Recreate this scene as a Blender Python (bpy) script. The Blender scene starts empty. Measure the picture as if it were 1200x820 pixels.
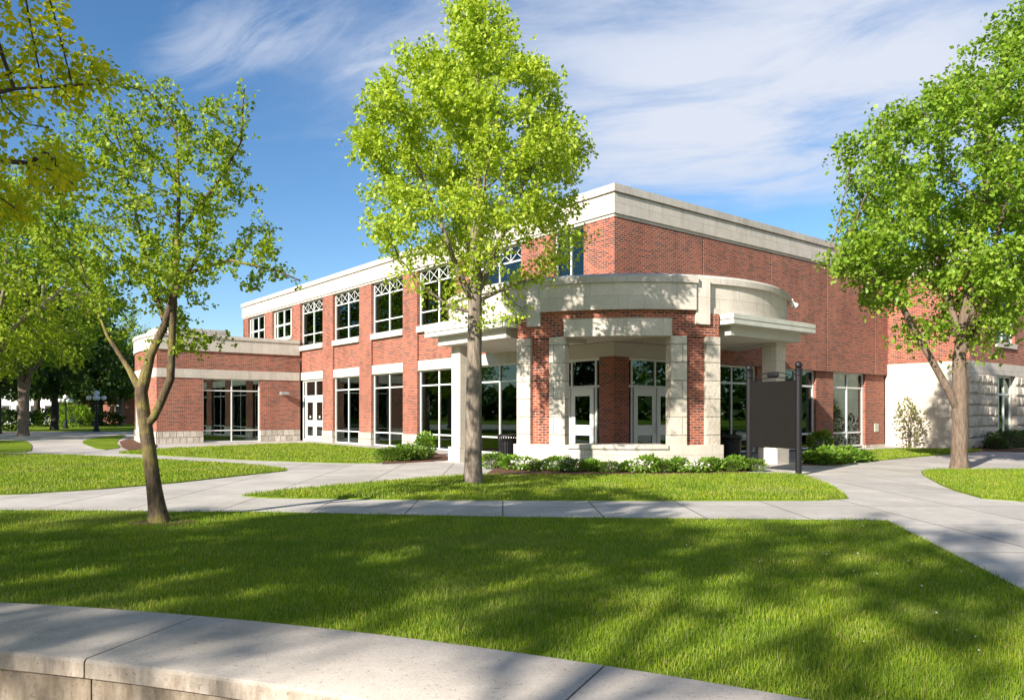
import bpy, math, random
import numpy as np
from mathutils import Vector, noise

random.seed(7); rng = np.random.default_rng(7)
sc = bpy.context.scene
COL = sc.collection
R = math.radians
HZ, FP, CAMZ = 484.0, 888.0, 1.6          # horizon row, focal length (px of a 1200 px wide photo), eye height

def G(px, py):                            # photo measurement -> metres on the ground
    Y = FP*CAMZ/(py-HZ); return ((px-600)/FP*Y, Y)

# ------------------------------------------------------------------ objects
def tag(o, label=None, cat=None, group=None, kind=None):
    if label: o['label'] = label
    if cat: o['category'] = cat
    if group: o['group'] = group
    if kind: o['kind'] = kind
    return o

def empty(name, loc=(0,0,0), rz=0, label=None, cat=None, group=None):
    o = bpy.data.objects.new(name, None); COL.objects.link(o)
    o.empty_display_size = .3
    o.location = loc; o.rotation_euler = (0,0,rz)
    return tag(o, label, cat, group)

def children(o): return [c for c in bpy.data.objects if c.parent == o]
def copy_tree(o, parent=None):
    kids = children(o)
    c = o.copy(); COL.objects.link(c)
    if parent: c.parent = parent
    for k in kids: copy_tree(k, c)
    return c

class MB:
    def __init__(s): s.v=[]; s.f=[]; s.uv=[]
    def face(s, pts, uv=None):
        b=len(s.v); s.v += [tuple(p) for p in pts]; s.f.append(tuple(range(b,b+len(pts)))); s.uv.append(uv)
    def box(s, x0,x1,y0,y1,z0,z1):
        if x0>x1: x0,x1=x1,x0
        if y0>y1: y0,y1=y1,y0
        p=[(x0,y0,z0),(x1,y0,z0),(x1,y1,z0),(x0,y1,z0),(x0,y0,z1),(x1,y0,z1),(x1,y1,z1),(x0,y1,z1)]
        for q in ((3,2,1,0),(4,5,6,7),(0,1,5,4),(1,2,6,5),(2,3,7,6),(3,0,4,7)): s.face([p[i] for i in q])
    def prism(s, poly, z0, z1):           # poly counter-clockwise
        n=len(poly)
        s.face([(x,y,z1) for x,y in poly]); s.face([(x,y,z0) for x,y in reversed(poly)])
        L=0
        for i in range(n):
            a=poly[i]; b=poly[(i+1)%n]; d=math.dist(a,b)
            s.face([(a[0],a[1],z0),(b[0],b[1],z0),(b[0],b[1],z1),(a[0],a[1],z1)], [(L,z0),(L+d,z0),(L+d,z1),(L,z1)]); L+=d
    def sweep(s, prof, ring, closed_ends=True):
        """prof: list of (r,z) going round the section; ring: list of angle values; pos(a,r)->(x,y)"""
        angs,pos=ring; m=len(prof)
        for i in range(len(angs)-1):
            for j in range(m):
                r0,z0=prof[j]; r1,z1=prof[(j+1)%m]
                A=pos(angs[i],r0);B=pos(angs[i+1],r0);C=pos(angs[i+1],r1);D=pos(angs[i],r1)
                if abs(z1-z0)>abs(r1-r0):
                    uv=[(angs[i]*r0,z0),(angs[i+1]*r0,z0),(angs[i+1]*r0,z1),(angs[i]*r0,z1)]
                else: uv=None
                s.face([(*A,z0),(*B,z0),(*C,z1),(*D,z1)],uv)
        if closed_ends:
            s.face([(*pos(angs[0],r),z) for r,z in prof]); s.face([(*pos(angs[-1],r),z) for r,z in reversed(prof)])
    def tube(s, pts, rad, n=8, cap=True):
        pts=[Vector(p) for p in pts]
        if not hasattr(rad,'__len__'): rad=[rad]*len(pts)
        rings=[]; up=None
        for i,p in enumerate(pts):
            t=(pts[min(i+1,len(pts)-1)]-pts[max(i-1,0)]).normalized()
            if up is None: up=t.orthogonal().normalized()
            up=(up-t*up.dot(t)); up = up.normalized() if up.length>1e-6 else t.orthogonal().normalized()
            w=t.cross(up)
            rings.append([p+(up*math.cos(2*math.pi*k/n)+w*math.sin(2*math.pi*k/n))*rad[i] for k in range(n)])
        for a,b in zip(rings,rings[1:]):
            for k in range(n): s.face([a[k],a[(k+1)%n],b[(k+1)%n],b[k]])
        if cap: s.face(list(reversed(rings[0]))); s.face(rings[-1])
    def lathe(s, prof, n=16, c=(0,0,0)):
        rings=[[(c[0]+r*math.cos(2*math.pi*k/n),c[1]+r*math.sin(2*math.pi*k/n),c[2]+z) for k in range(n)] for r,z in prof]
        for a,b in zip(rings,rings[1:]):
            for k in range(n): s.face([a[k],a[(k+1)%n],b[(k+1)%n],b[k]])
        s.face(list(reversed(rings[0]))); s.face(rings[-1])
    def sphere(s, c, r, n=14, m=10):
        s.lathe([(max(r*math.sin(math.pi*i/m),1e-4),-r*math.cos(math.pi*i/m)) for i in range(m+1)],n,c)
    def build(s, name, mat, parent=None, smooth=False, merge=False, bevel=0):
        me=bpy.data.meshes.new(name); me.from_pydata(s.v,[],s.f)
        uvl=me.uv_layers.new(name='UVMap'); data=np.zeros(len(me.loops)*2)
        li=0
        for p,uv in zip(me.polygons,s.uv):
            n=p.normal
            if uv is None:
                if abs(n.z)>.7: uv=[(s.v[i][0],s.v[i][1]) for i in p.vertices]
                else:
                    h=math.hypot(n.x,n.y) or 1; tx,ty=-n.y/h,n.x/h
                    uv=[(s.v[i][0]*tx+s.v[i][1]*ty,s.v[i][2]) for i in p.vertices]
            for u in uv: data[li*2:li*2+2]=u; li+=1
        uvl.data.foreach_set('uv',data)
        if merge or bevel:
            import bmesh
            bm=bmesh.new(); bm.from_mesh(me); bmesh.ops.remove_doubles(bm,verts=bm.verts,dist=1e-4)
            if bevel:
                ed=[e for e in bm.edges if len(e.link_faces)==2 and e.calc_face_angle(0)>.6]
                bmesh.ops.bevel(bm,geom=ed,offset=bevel,segments=2,affect='EDGES',clamp_overlap=True)
            bm.to_mesh(me); bm.free()
        if smooth:
            me.polygons.foreach_set('use_smooth',[True]*len(me.polygons))
            me.set_sharp_from_angle(angle=R(40))
        if mat: me.materials.append(mat)
        o=bpy.data.objects.new(name,me); COL.objects.link(o)
        if parent: o.parent=parent
        return o

# ------------------------------------------------------------------ materials
class Pieces:
    'every box or sweep becomes a part of its own'
    def __init__(s,name,mat,parent,smooth=False): s.a=(name,mat,parent,smooth,smooth)
    def box(s,*a): m=MB(); m.box(*a); m.build(*s.a)
    def sweep(s,*a): m=MB(); m.sweep(*a); m.build(*s.a)

class NT:
    def __init__(s,name):
        s.m=bpy.data.materials.new(name); s.m.use_nodes=True; s.t=s.m.node_tree; s.t.nodes.clear()
        s.out=s.n('ShaderNodeOutputMaterial')
    def n(s,typ,**kw):
        nd=s.t.nodes.new(typ)
        for k,v in kw.items(): setattr(nd,k,v)
        return nd
    def l(s,a,b): s.t.links.new(a,b)
    def val(s,sock,v):
        if hasattr(v,'is_linked') or isinstance(v,bpy.types.NodeSocket): s.l(v,sock)
        else: sock.default_value=v
    def coord(s,kind='Object',scale=(1,1,1),rot=(0,0,0)):
        c=s.n('ShaderNodeTexCoord'); mp=s.n('ShaderNodeMapping')
        mp.inputs['Scale'].default_value=scale; mp.inputs['Rotation'].default_value=rot
        s.l(c.outputs[kind],mp.inputs[0]); return mp.outputs[0]
    def noise(s,vec,scale,detail=4,rough=.55,dist=0):
        t=s.n('ShaderNodeTexNoise'); t.inputs['Scale'].default_value=scale; t.inputs['Detail'].default_value=detail
        t.inputs['Roughness'].default_value=rough; t.inputs['Distortion'].default_value=dist
        s.l(vec,t.inputs['Vector']); return t.outputs['Fac']
    def ramp(s,fac,stops):
        r=s.n('ShaderNodeValToRGB'); e=r.color_ramp.elements
        while len(e)<len(stops): e.new(.5)
        for el,(p,c) in zip(e,stops): el.position=p; el.color=(*c,1) if len(c)==3 else c
        s.l(fac,r.inputs[0]); return r.outputs[0]
    def mix(s,a,b,f,mode='MIX'):
        m=s.n('ShaderNodeMix',data_type='RGBA',blend_type=mode)
        s.val(m.inputs[0],f)
        for sock,v in ((m.inputs[6],a),(m.inputs[7],b)):
            if isinstance(v,tuple): sock.default_value=(*v,1) if len(v)==3 else v
            else: s.l(v,sock)
        return m.outputs[2]
    def math(s,op,a,b=0.0,clamp=False):
        m=s.n('ShaderNodeMath',operation=op); m.use_clamp=clamp; s.val(m.inputs[0],a); s.val(m.inputs[1],b); return m.outputs[0]
    def bump(s,h,strength=.3,dist=.02,normal=None):
        b=s.n('ShaderNodeBump'); b.inputs['Strength'].default_value=strength; b.inputs['Distance'].default_value=dist
        s.l(h,b.inputs['Height'])
        if normal: s.l(normal,b.inputs['Normal'])
        return b.outputs[0]
    def principled(s,color,rough=.8,spec=.3,normal=None,metal=0):
        p=s.n('ShaderNodeBsdfPrincipled')
        if isinstance(color,tuple): p.inputs['Base Color'].default_value=(*color,1)
        else: s.l(color,p.inputs['Base Color'])
        s.val(p.inputs['Roughness'],rough); p.inputs['Specular IOR Level'].default_value=spec; p.inputs['Metallic'].default_value=metal
        if normal: s.l(normal,p.inputs['Normal'])
        s.l(p.outputs[0],s.out.inputs[0]); return p

def rgbv(*c): return tuple(c)

def mat_brick(name,c1,c2,c3,mortar,bw=.215,bh=.073,ms=.011):
    n=NT(name); uv=n.coord('UV')
    b=n.n('ShaderNodeTexBrick'); n.l(uv,b.inputs['Vector'])
    b.inputs['Scale'].default_value=1; b.inputs['Brick Width'].default_value=bw; b.inputs['Row Height'].default_value=bh
    b.inputs['Mortar Size'].default_value=ms; b.inputs['Mortar Smooth'].default_value=.15; b.inputs['Bias'].default_value=-.1
    b.inputs['Color1'].default_value=(*c1,1); b.inputs['Color2'].default_value=(*c2,1); b.inputs['Mortar'].default_value=(*mortar,1)
    # per-brick hue variation through a white noise cell aligned to the courses
    sep=n.n('ShaderNodeSeparateXYZ'); n.l(uv,sep.inputs[0])
    row=n.math('FLOOR',n.math('DIVIDE',sep.outputs[1],bh))
    off=n.math('MULTIPLY',n.math('MODULO',row,2.0),.5)
    colx=n.math('FLOOR',n.math('ADD',n.math('DIVIDE',sep.outputs[0],bw),off))
    cmb=n.n('ShaderNodeCombineXYZ'); n.l(colx,cmb.inputs[0]); n.l(row,cmb.inputs[1])
    w=n.n('ShaderNodeTexWhiteNoise'); n.l(cmb.outputs[0],w.inputs[0])
    f=n.math('MULTIPLY',n.math('GREATER_THAN',w.outputs['Value'],.74),.85)
    bc=n.mix(b.outputs['Color'],c3,n.math('MULTIPLY',f,n.math('SUBTRACT',1.0,b.outputs['Fac'])))
    big=n.noise(n.coord('Object'),.6,5); 
    col=n.mix(bc,n.ramp(big,[(.3,(.82,.8,.8)),(.7,(1.12,1.1,1.08))]),1.0,'MULTIPLY')
    sk=n.noise(n.coord('Object',(1.6,1.6,.2)),1.3,6,.6)
    col=n.mix(col,n.ramp(sk,[(.3,(.84,.82,.82)),(.55,(1.03,1.03,1.03))]),1.0,'MULTIPLY')
    inv=n.math('SUBTRACT',1.0,b.outputs['Fac'])
    h=n.math('ADD',inv,n.math('MULTIPLY',n.noise(n.coord('Object'),40,3),.3))
    n.principled(col,.85,.25,n.bump(h,.6,.008)); return n.m

def mat_stone(name,base,bw=1.1,bh=.5,ms=.006,rough_face=0.0,var=.12,joint=.62,stain=.2):
    n=NT(name); uv=n.coord('UV'); ob=n.coord('Object')
    b=n.n('ShaderNodeTexBrick'); n.l(uv,b.inputs['Vector'])
    b.inputs['Scale'].default_value=1; b.inputs['Brick Width'].default_value=bw; b.inputs['Row Height'].default_value=bh
    b.inputs['Mortar Size'].default_value=ms; b.inputs['Mortar Smooth'].default_value=.3 if rough_face else .1
    lo=tuple(c*(1-var) for c in base); hi=tuple(min(1,c*(1+var)) for c in base)
    b.inputs['Color1'].default_value=(*lo,1); b.inputs['Color2'].default_value=(*hi,1)
    b.inputs['Mortar'].default_value=(*[c*joint for c in base],1)
    st=n.noise(ob,1.3,6,.6); fine=n.noise(ob,22,4,.6)
    col=n.mix(b.outputs['Color'],n.ramp(st,[(.25,(1-stain,1-stain*1.05,1-stain*1.15)),(.65,(1.03,1.03,1.03))]),1.0,'MULTIPLY')
    col=n.mix(col,n.ramp(fine,[(.3,(.88,.88,.87)),(.7,(1.06,1.06,1.06))]),1.0,'MULTIPLY')
    sk=n.noise(n.coord('Object',(2.6,2.6,.22)),1.7,6,.65)
    col=n.mix(col,n.ramp(sk,[(.28,(.80,.79,.77)),(.5,(1,1,1))]),1.0,'MULTIPLY')
    inv=n.math('SUBTRACT',1.0,b.outputs['Fac'])
    h=n.math('ADD',inv,n.math('MULTIPLY',fine,.15))
    nrm=n.bump(h,.5,.012)
    if rough_face:
        h2=n.math('MULTIPLY',n.math('ADD',n.noise(ob,5,4,.6),n.math('MULTIPLY',n.noise(ob,14,3),.4)),inv)
        nrm=n.bump(h2,1.0,rough_face,nrm)
    n.principled(col,.88,.2,nrm); return n.m

def mat_concrete(name,base,joint=None,rot=0,stain=.2,fine_s=60,edge=False):
    n=NT(name); ob=n.coord('Object',rot=(0,0,rot))
    a=n.noise(ob,.7,6,.6); f=n.noise(ob,fine_s,4,.7); m=n.noise(ob,6,5,.65)
    col=n.mix(base,n.ramp(a,[(.3,(1-stain,1-stain,1-stain*1.1)),(.7,(1.04,1.04,1.03))]),1.0,'MULTIPLY')
    col=n.mix(col,n.ramp(f,[(.25,(.82,.82,.82)),(.7,(1.08,1.08,1.08))]),1.0,'MULTIPLY')
    col=n.mix(col,n.ramp(m,[(.3,(.9,.9,.89)),(.65,(1.03,1.03,1.03))]),1.0,'MULTIPLY')
    h=f
    if joint:
        b=n.n('ShaderNodeTexBrick'); n.l(ob,b.inputs['Vector']); b.offset=0
        b.inputs['Scale'].default_value=1; b.inputs['Brick Width'].default_value=joint[0]; b.inputs['Row Height'].default_value=joint[1]
        b.inputs['Mortar Size'].default_value=.016; b.inputs['Color1'].default_value=(.88,.87,.86,1); b.inputs['Color2'].default_value=(1.07,1.05,1.02,1)
        b.inputs['Mortar'].default_value=(.45,.43,.4,1)
        col=n.mix(col,b.outputs['Color'],1.0,'MULTIPLY')
        h=n.math('SUBTRACT',n.math('MULTIPLY',f,.15),b.outputs['Fac'])
    if edge:                                  # weathered run-off stains on the upright faces
        g=n.n('ShaderNodeNewGeometry'); sp=n.n('ShaderNodeSeparateXYZ'); n.l(g.outputs['True Normal'],sp.inputs[0])
        up=n.math('SUBTRACT',1.0,n.math('ABSOLUTE',sp.outputs[2]),True)
        d=n.noise(n.coord('Object',(3,3,.9)),3.2,7,.7)
        col=n.mix(col,n.mix(col,n.ramp(d,[(.32,(.52,.48,.43)),(.5,(.78,.74,.69)),(.66,(1,.98,.95))]),1.0,'MULTIPLY'),up)
        pit=n.noise(ob,34,3,.6); col=n.mix(col,n.ramp(pit,[(.30,(.6,.58,.55)),(.38,(1,1,1))]),1.0,'MULTIPLY')
        h=n.math('ADD',f,n.math('MULTIPLY',pit,1.2))
    n.principled(col,.9,.2,n.bump(h,.35,.006)); return n.m

def mat_leaf(name,cols,trans=.42,rough=.55):
    n=NT(name)
    g=n.n('ShaderNodeNewGeometry'); c=n.ramp(g.outputs['Random Per Island'],[(i/(len(cols)-1),k) for i,k in enumerate(cols)])
    p=n.principled(c,rough,.3)
    tr=n.n('ShaderNodeBsdfTranslucent')
    n.l(n.mix(c,(1.25,1.2,.6),1.0,'MULTIPLY'),tr.inputs['Color'])
    mx=n.n('ShaderNodeMixShader'); mx.inputs[0].default_value=trans
    n.l(p.outputs[0],mx.inputs[1]); n.l(tr.outputs[0],mx.inputs[2]); n.l(mx.outputs[0],n.out.inputs[0]); return n.m

def mat_bark(name,c1,c2,c3=None,scale=1.0):
    n=NT(name); ob=n.coord('Object',(1,1,.22)); ob2=n.coord('Object')
    a=n.noise(ob,16*scale,6,.65,.6); b=n.noise(ob2,2.2,5,.6)
    col=n.ramp(a,[(.3,c1),(.68,c2)])
    if c3: col=n.mix(col,c3,n.ramp(b,[(.48,(0,0,0)),(.66,(.75,.75,.75))]))
    n.principled(col,.92,.15,n.bump(a,.9,.03)); return n.m

def mat_plain(name,c,rough=.5,spec=.4,metal=0,vary=.12,scale=9):
    n=NT(name); f=n.noise(n.coord('Object'),scale,5,.6)
    col=n.mix(c,n.ramp(f,[(.3,(1-vary,)*3),(.7,(1+vary*.4,)*3)]),1.0,'MULTIPLY')
    n.principled(col,rough,spec,n.bump(f,.05,.004),metal); return n.m

def mat_glass(name,tint,ior=1.7):
    n=NT(name)
    fr=n.n('ShaderNodeFresnel'); fr.inputs['IOR'].default_value=ior
    f=n.noise(n.coord('Object'),.9,2,.5)
    nb=n.bump(f,.04,.03)
    n.l(nb,fr.inputs['Normal'])
    tp=n.n('ShaderNodeBsdfTransparent'); tp.inputs['Color'].default_value=(*tint,1)
    gl=n.n('ShaderNodeBsdfGlossy'); gl.inputs['Roughness'].default_value=.015; gl.inputs['Color'].default_value=(.74,.95,.9,1)
    n.l(nb,gl.inputs['Normal'])
    mx=n.n('ShaderNodeMixShader'); n.l(fr.outputs[0],mx.inputs[0]); n.l(tp.outputs[0],mx.inputs[1]); n.l(gl.outputs[0],mx.inputs[2])
    n.l(mx.outputs[0],n.out.inputs[0]); return n.m

M={}
M['brick']=mat_brick('red_brick',(.38,.088,.046),(.255,.055,.032),(.12,.034,.028),(.36,.27,.21))
M['lime']=mat_stone('limestone',(.60,.55,.485),1.5,1.2,.006,0,.05,.7,.16)
M['coping']=mat_stone('coping_stone',(.56,.515,.46),1.5,3,.006,0,.06,.6,.22)
M['ashlar']=mat_stone('ashlar_limestone',(.61,.555,.48),.9,.46,.006,0,.07,.72,.15)
M['rock']=mat_stone('rock_face_limestone',(.60,.54,.46),.62,.5,.012,.05,.12,.6,.2)
M['splitface']=mat_stone('split_face_ashlar',(.60,.54,.46),1.2,.5,.010,.03,.08,.6,.25)
M['base']=mat_stone('split_base_stone',(.56,.51,.44),.34,.33,.012,.03,.18,.55,.2)
M['canopy']=mat_plain('painted_canopy',(.60,.60,.54),.5,.4,0,.14,2.2)
M['soffit']=mat_plain('soffit_plaster',(.55,.52,.45),.8,.2,0,.06,2)
M['white']=mat_plain('white_frame',(.72,.73,.70),.45,.4,0,.06,4)
M['glass']=mat_glass('window_glass',(.24,.34,.31),1.95)
M['glass_teal']=mat_glass('teal_glass',(.10,.30,.32),1.9)
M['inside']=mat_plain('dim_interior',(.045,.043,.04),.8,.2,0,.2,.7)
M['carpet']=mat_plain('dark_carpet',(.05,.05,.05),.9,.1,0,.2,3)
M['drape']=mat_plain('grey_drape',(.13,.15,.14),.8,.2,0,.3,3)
M['walk']=mat_concrete('sidewalk_concrete',(.53,.50,.475),(1.55,2.15),R(-.7),.27)
M['cap']=mat_concrete('wall_cap_concrete',(.53,.47,.415),None,0,.24,70,True)
M['wallbody']=mat_concrete('weathered_wall_concrete',(.42,.36,.30),None,0,.4,30,True)
M['plaza']=mat_concrete('plaza_concrete',(.40,.37,.34),(2,2),0,.2)
M['black']=mat_plain('black_powder_coat',(.011,.011,.013),.45,.35,0,.3,20)
M['panel']=mat_plain('blank_dark_panel',(.010,.009,.0085),.6,.2,0,.12,5)
M['globe']=mat_plain('white_globe',(.82,.82,.80),.3,.5,0,.03,4)
M['steel']=mat_plain('brushed_grey_metal',(.42,.42,.41),.4,.5,.4,.1,8)
M['mulch']=None
def mat_mulch():
    n=NT('bark_mulch'); ob=n.coord('Object'); a=n.noise(ob,24,5,.7,1.2); b=n.noise(ob,3,3)
    c=n.mix(n.ramp(a,[(.3,(.06,.03,.02)),(.55,(.2,.11,.075)),(.75,(.34,.22,.16))]),n.ramp(b,[(.3,(.8,.8,.8)),(.7,(1.1,1.1,1.1))]),1.0,'MULTIPLY')
    n.principled(c,.95,.1,n.bump(a,1,.04)); return n.m
M['mulch']=mat_mulch()
def mat_ground():
    n=NT('mown_grass_ground'); ob=n.coord('Object'); a=n.noise(ob,.5,5,.6); b=n.noise(ob,7,5,.7); f=n.noise(n.coord('Object',(1,.35,1)),55,3,.7)
    c=n.mix(n.ramp(a,[(.3,(.12,.20,.018)),(.6,(.19,.27,.022)),(.8,(.25,.28,.05))]),n.ramp(b,[(.3,(.7,.72,.7)),(.7,(1.15,1.1,1.0))]),1.0,'MULTIPLY')
    c=n.mix(c,n.ramp(f,[(.3,(.62,.66,.6)),(.7,(1.25,1.22,1.1))]),1.0,'MULTIPLY')
    n.principled(c,.95,.08,n.bump(f,.8,.03)); return n.m
M['ground']=mat_ground()
def mat_blade(name,cols,trans=.35):
    n=NT(name)
    g=n.n('ShaderNodeNewGeometry'); c=n.ramp(g.outputs['Random Per Island'],[(i/(len(cols)-1),k) for i,k in enumerate(cols)])
    b=n.noise(n.coord('Object'),.9,4,.6)
    c=n.mix(c,n.ramp(b,[(.3,(.70,.80,.80)),(.5,(1,1,1)),(.72,(1.3,1.1,1.15))]),1.0,'MULTIPLY')
    dry=n.noise(n.coord('Object',(1,1,1),(0,0,.4)),.42,5,.7); c=n.mix(c,(.40,.37,.15),n.ramp(dry,[(.52,(0,0,0)),(.74,(.5,.5,.5))]))
    p=n.principled(c,.6,.12)
    tr=n.n('ShaderNodeBsdfTranslucent'); n.l(n.mix(c,(1.2,1.15,.7),1.0,'MULTIPLY'),tr.inputs['Color'])
    mx=n.n('ShaderNodeMixShader'); mx.inputs[0].default_value=trans
    n.l(p.outputs[0],mx.inputs[1]); n.l(tr.outputs[0],mx.inputs[2]); n.l(mx.outputs[0],n.out.inputs[0]); return n.m
M['blade']=mat_blade('grass_blades',[(.13,.24,.016),(.225,.325,.022),(.16,.275,.02),(.285,.36,.03),(.235,.335,.024),(.40,.37,.15)])
M['leaf_linden']=mat_leaf('linden_leaf',[(.24,.36,.024),(.40,.53,.04),(.60,.68,.12),(.30,.43,.03),(.48,.60,.07)],.48,.4)
M['leaf_green']=mat_leaf('green_leaf',[(.10,.21,.018),(.23,.37,.028),(.38,.50,.07),(.15,.28,.022),(.28,.42,.035)],.45,.42)
M['leaf_apple']=mat_leaf('apple_leaf',[(.17,.28,.022),(.26,.37,.03),(.37,.46,.05),(.21,.32,.024)],.48,.45)
M['leaf_yellow']=mat_leaf('yellow_leaf',[(.64,.60,.014),(.44,.53,.02),(.72,.63,.02),(.30,.43,.024),(.52,.56,.02)],.55)
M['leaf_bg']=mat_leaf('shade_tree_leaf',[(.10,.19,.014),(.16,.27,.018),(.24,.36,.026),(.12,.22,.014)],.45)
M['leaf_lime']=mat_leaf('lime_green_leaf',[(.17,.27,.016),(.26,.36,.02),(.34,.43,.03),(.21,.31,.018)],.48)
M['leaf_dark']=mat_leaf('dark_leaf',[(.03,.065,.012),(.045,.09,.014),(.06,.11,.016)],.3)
M['leaf_shrub']=mat_leaf('shrub_leaf',[(.09,.20,.02),(.15,.28,.026),(.24,.36,.045)],.35)
M['leaf_box']=mat_leaf('boxwood_leaf',[(.07,.15,.018),(.12,.22,.024),(.18,.27,.03)],.3)
M['leaf_sparse']=mat_leaf('pale_shrub_leaf',[(.14,.17,.05),(.20,.22,.07),(.26,.24,.10)],.4)
M['petal']=mat_leaf('white_petal',[(.75,.74,.70),(.82,.8,.77)],.3)
M['bark_grey']=mat_bark('grey_bark',(.11,.085,.065),(.30,.25,.20))
M['bark_tan']=mat_bark('tan_bark',(.085,.06,.045),(.25,.185,.14))
M['bark_dark']=mat_bark('dark_bark',(.035,.027,.022),(.10,.08,.065))
M['bark_lichen']=mat_bark('lichen_bark',(.05,.035,.024),(.17,.125,.08),(.30,.26,.07),1.3)

# ------------------------------------------------------------------ trees
def leaf_mesh(name, pos, size, mat, parent, out_c=None, droop=.35, aspect=.8, fold=.25, seed=1):
    r=np.random.default_rng(seed); n=len(pos)
    t=r.normal(size=(n,3)); 
    if out_c is not None:
        o=pos-np.asarray(out_c); o/=np.linalg.norm(o,axis=1)[:,None]+1e-6; t+=o*.7
    t[:,2]-=droop; t/=np.linalg.norm(t,axis=1)[:,None]
    u=r.normal(size=(n,3)); u[:,2]+=1.3
    s=np.cross(t,u); s/=np.linalg.norm(s,axis=1)[:,None]+1e-9
    nr=np.cross(s,t)
    L=(size*(.65+.7*r.random(n)))[:,None]; W=L*aspect*.5
    v=np.empty((n,4,3))
    v[:,0]=pos; v[:,1]=pos+t*L*.45+s*W+nr*W*fold; v[:,2]=pos+t*L; v[:,3]=pos+t*L*.45-s*W+nr*W*fold
    tris=np.array([[0,1,2],[0,2,3]]); f=(np.arange(n)[:,None,None]*4+tris[None]).reshape(-1)
    return np_mesh(name, v.reshape(-1,3), f, mat, parent)

def np_mesh(name, v, tri_idx, mat, parent=None):
    me=bpy.data.meshes.new(name); nt=len(tri_idx)//3
    me.vertices.add(len(v)); me.vertices.foreach_set('co',v.astype(np.float32).ravel())
    me.loops.add(len(tri_idx)); me.loops.foreach_set('vertex_index',tri_idx.astype(np.int32))
    me.polygons.add(nt); me.polygons.foreach_set('loop_start',np.arange(nt,dtype=np.int32)*3)
    try: me.polygons.foreach_set('loop_total',np.full(nt,3,dtype=np.int32))
    except Exception: pass
    me.update(calc_edges=True); me.validate()
    me.materials.append(mat)
    o=bpy.data.objects.new(name,me); COL.objects.link(o)
    if parent: o.parent=parent
    return o

def crown_points(profile, n, seed, freq=.55, thr=-.12, shell=.42, depth=1.0, low=None):
    """profile: rows (z, left radius, right radius) about the trunk axis; returns points in the crown volume with gaps"""
    r=np.random.default_rng(seed); P=np.array(profile,float); zs=P[:,0]
    zz=np.linspace(zs[0],zs[-1],200); L=np.interp(zz,zs,P[:,1]); Rr=np.interp(zz,zs,P[:,2])
    w=(L+Rr)**2+1e-6; w/=w.sum()
    out=[]; off=Vector((seed*13.7,seed*3.1,seed*7.7))
    while len(out)<n:
        k=r.choice(200,p=w); z=zz[k]+r.normal()*.04
        a=r.random()*2*math.pi; rad=r.random()**shell
        c=(Rr[k]-L[k])/2; h=(L[k]+Rr[k])/2
        p=Vector((c+h*rad*math.cos(a), h*depth*rad*math.sin(a), z))
        if noise.noise(p*freq+off)<thr: continue
        if low and r.random()>np.interp(z,(low[0],low[1]),(low[2],1)): continue
        out.append(p)
    return np.array(out)

def grow(paths, att, D=.3, infl=3.0, kill=.55, iters=160, up=.12):
    nodes=[]; par=[]; marks=[]
    for path in paths:                       # (parent point or None, list of points)
        start=-1
        if nodes:
            d=[(Vector(path[0])-Vector(q)).length for q in nodes]; start=int(np.argmin(d))
        prev=start; pts=[Vector(p) for p in path]
        seq=[]
        for a,b in zip(pts,pts[1:]):
            m=max(1,int((b-a).length/D+.5))
            for k in range(m): seq.append(a.lerp(b,k/m))
        seq.append(pts[-1])
        if start>=0: seq=seq[1:]
        marks.append((len(nodes),len(nodes)+len(seq)))
        for q in seq:
            nodes.append(tuple(q)); par.append(prev); prev=len(nodes)-1
    N=[np.array(n) for n in nodes]
    att=att.copy(); near=np.full(len(att),-1); nd=np.full(len(att),1e9)
    def upd(i0):
        nonlocal nd,near
        A=np.array(N[i0:])
        d=np.linalg.norm(att[:,None]-A[None],axis=2); j=d.argmin(1); m=d[np.arange(len(att)),j]
        b=m<nd; nd=np.where(b,m,nd); near=np.where(b,j+i0,near)
    upd(0)
    for it in range(iters):
        if not len(att): break
        act=nd<infl
        if not act.any():
            infl*=1.3; continue
        i0=len(N); 
        for i in np.unique(near[act]):
            sel=act&(near==i); v=att[sel]-N[i]; v/=np.linalg.norm(v,axis=1)[:,None]+1e-9
            d=v.mean(0); d[2]+=up; d+=rng.normal(size=3)*.08; d/=np.linalg.norm(d)+1e-9
            N.append(N[i]+d*D); par.append(int(i))
        upd(i0)
        keep=nd>kill; att=att[keep]; nd=nd[keep]; near=near[keep]
        if len(N)>9000: break
    return np.array(N), np.array(par), marks

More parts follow.
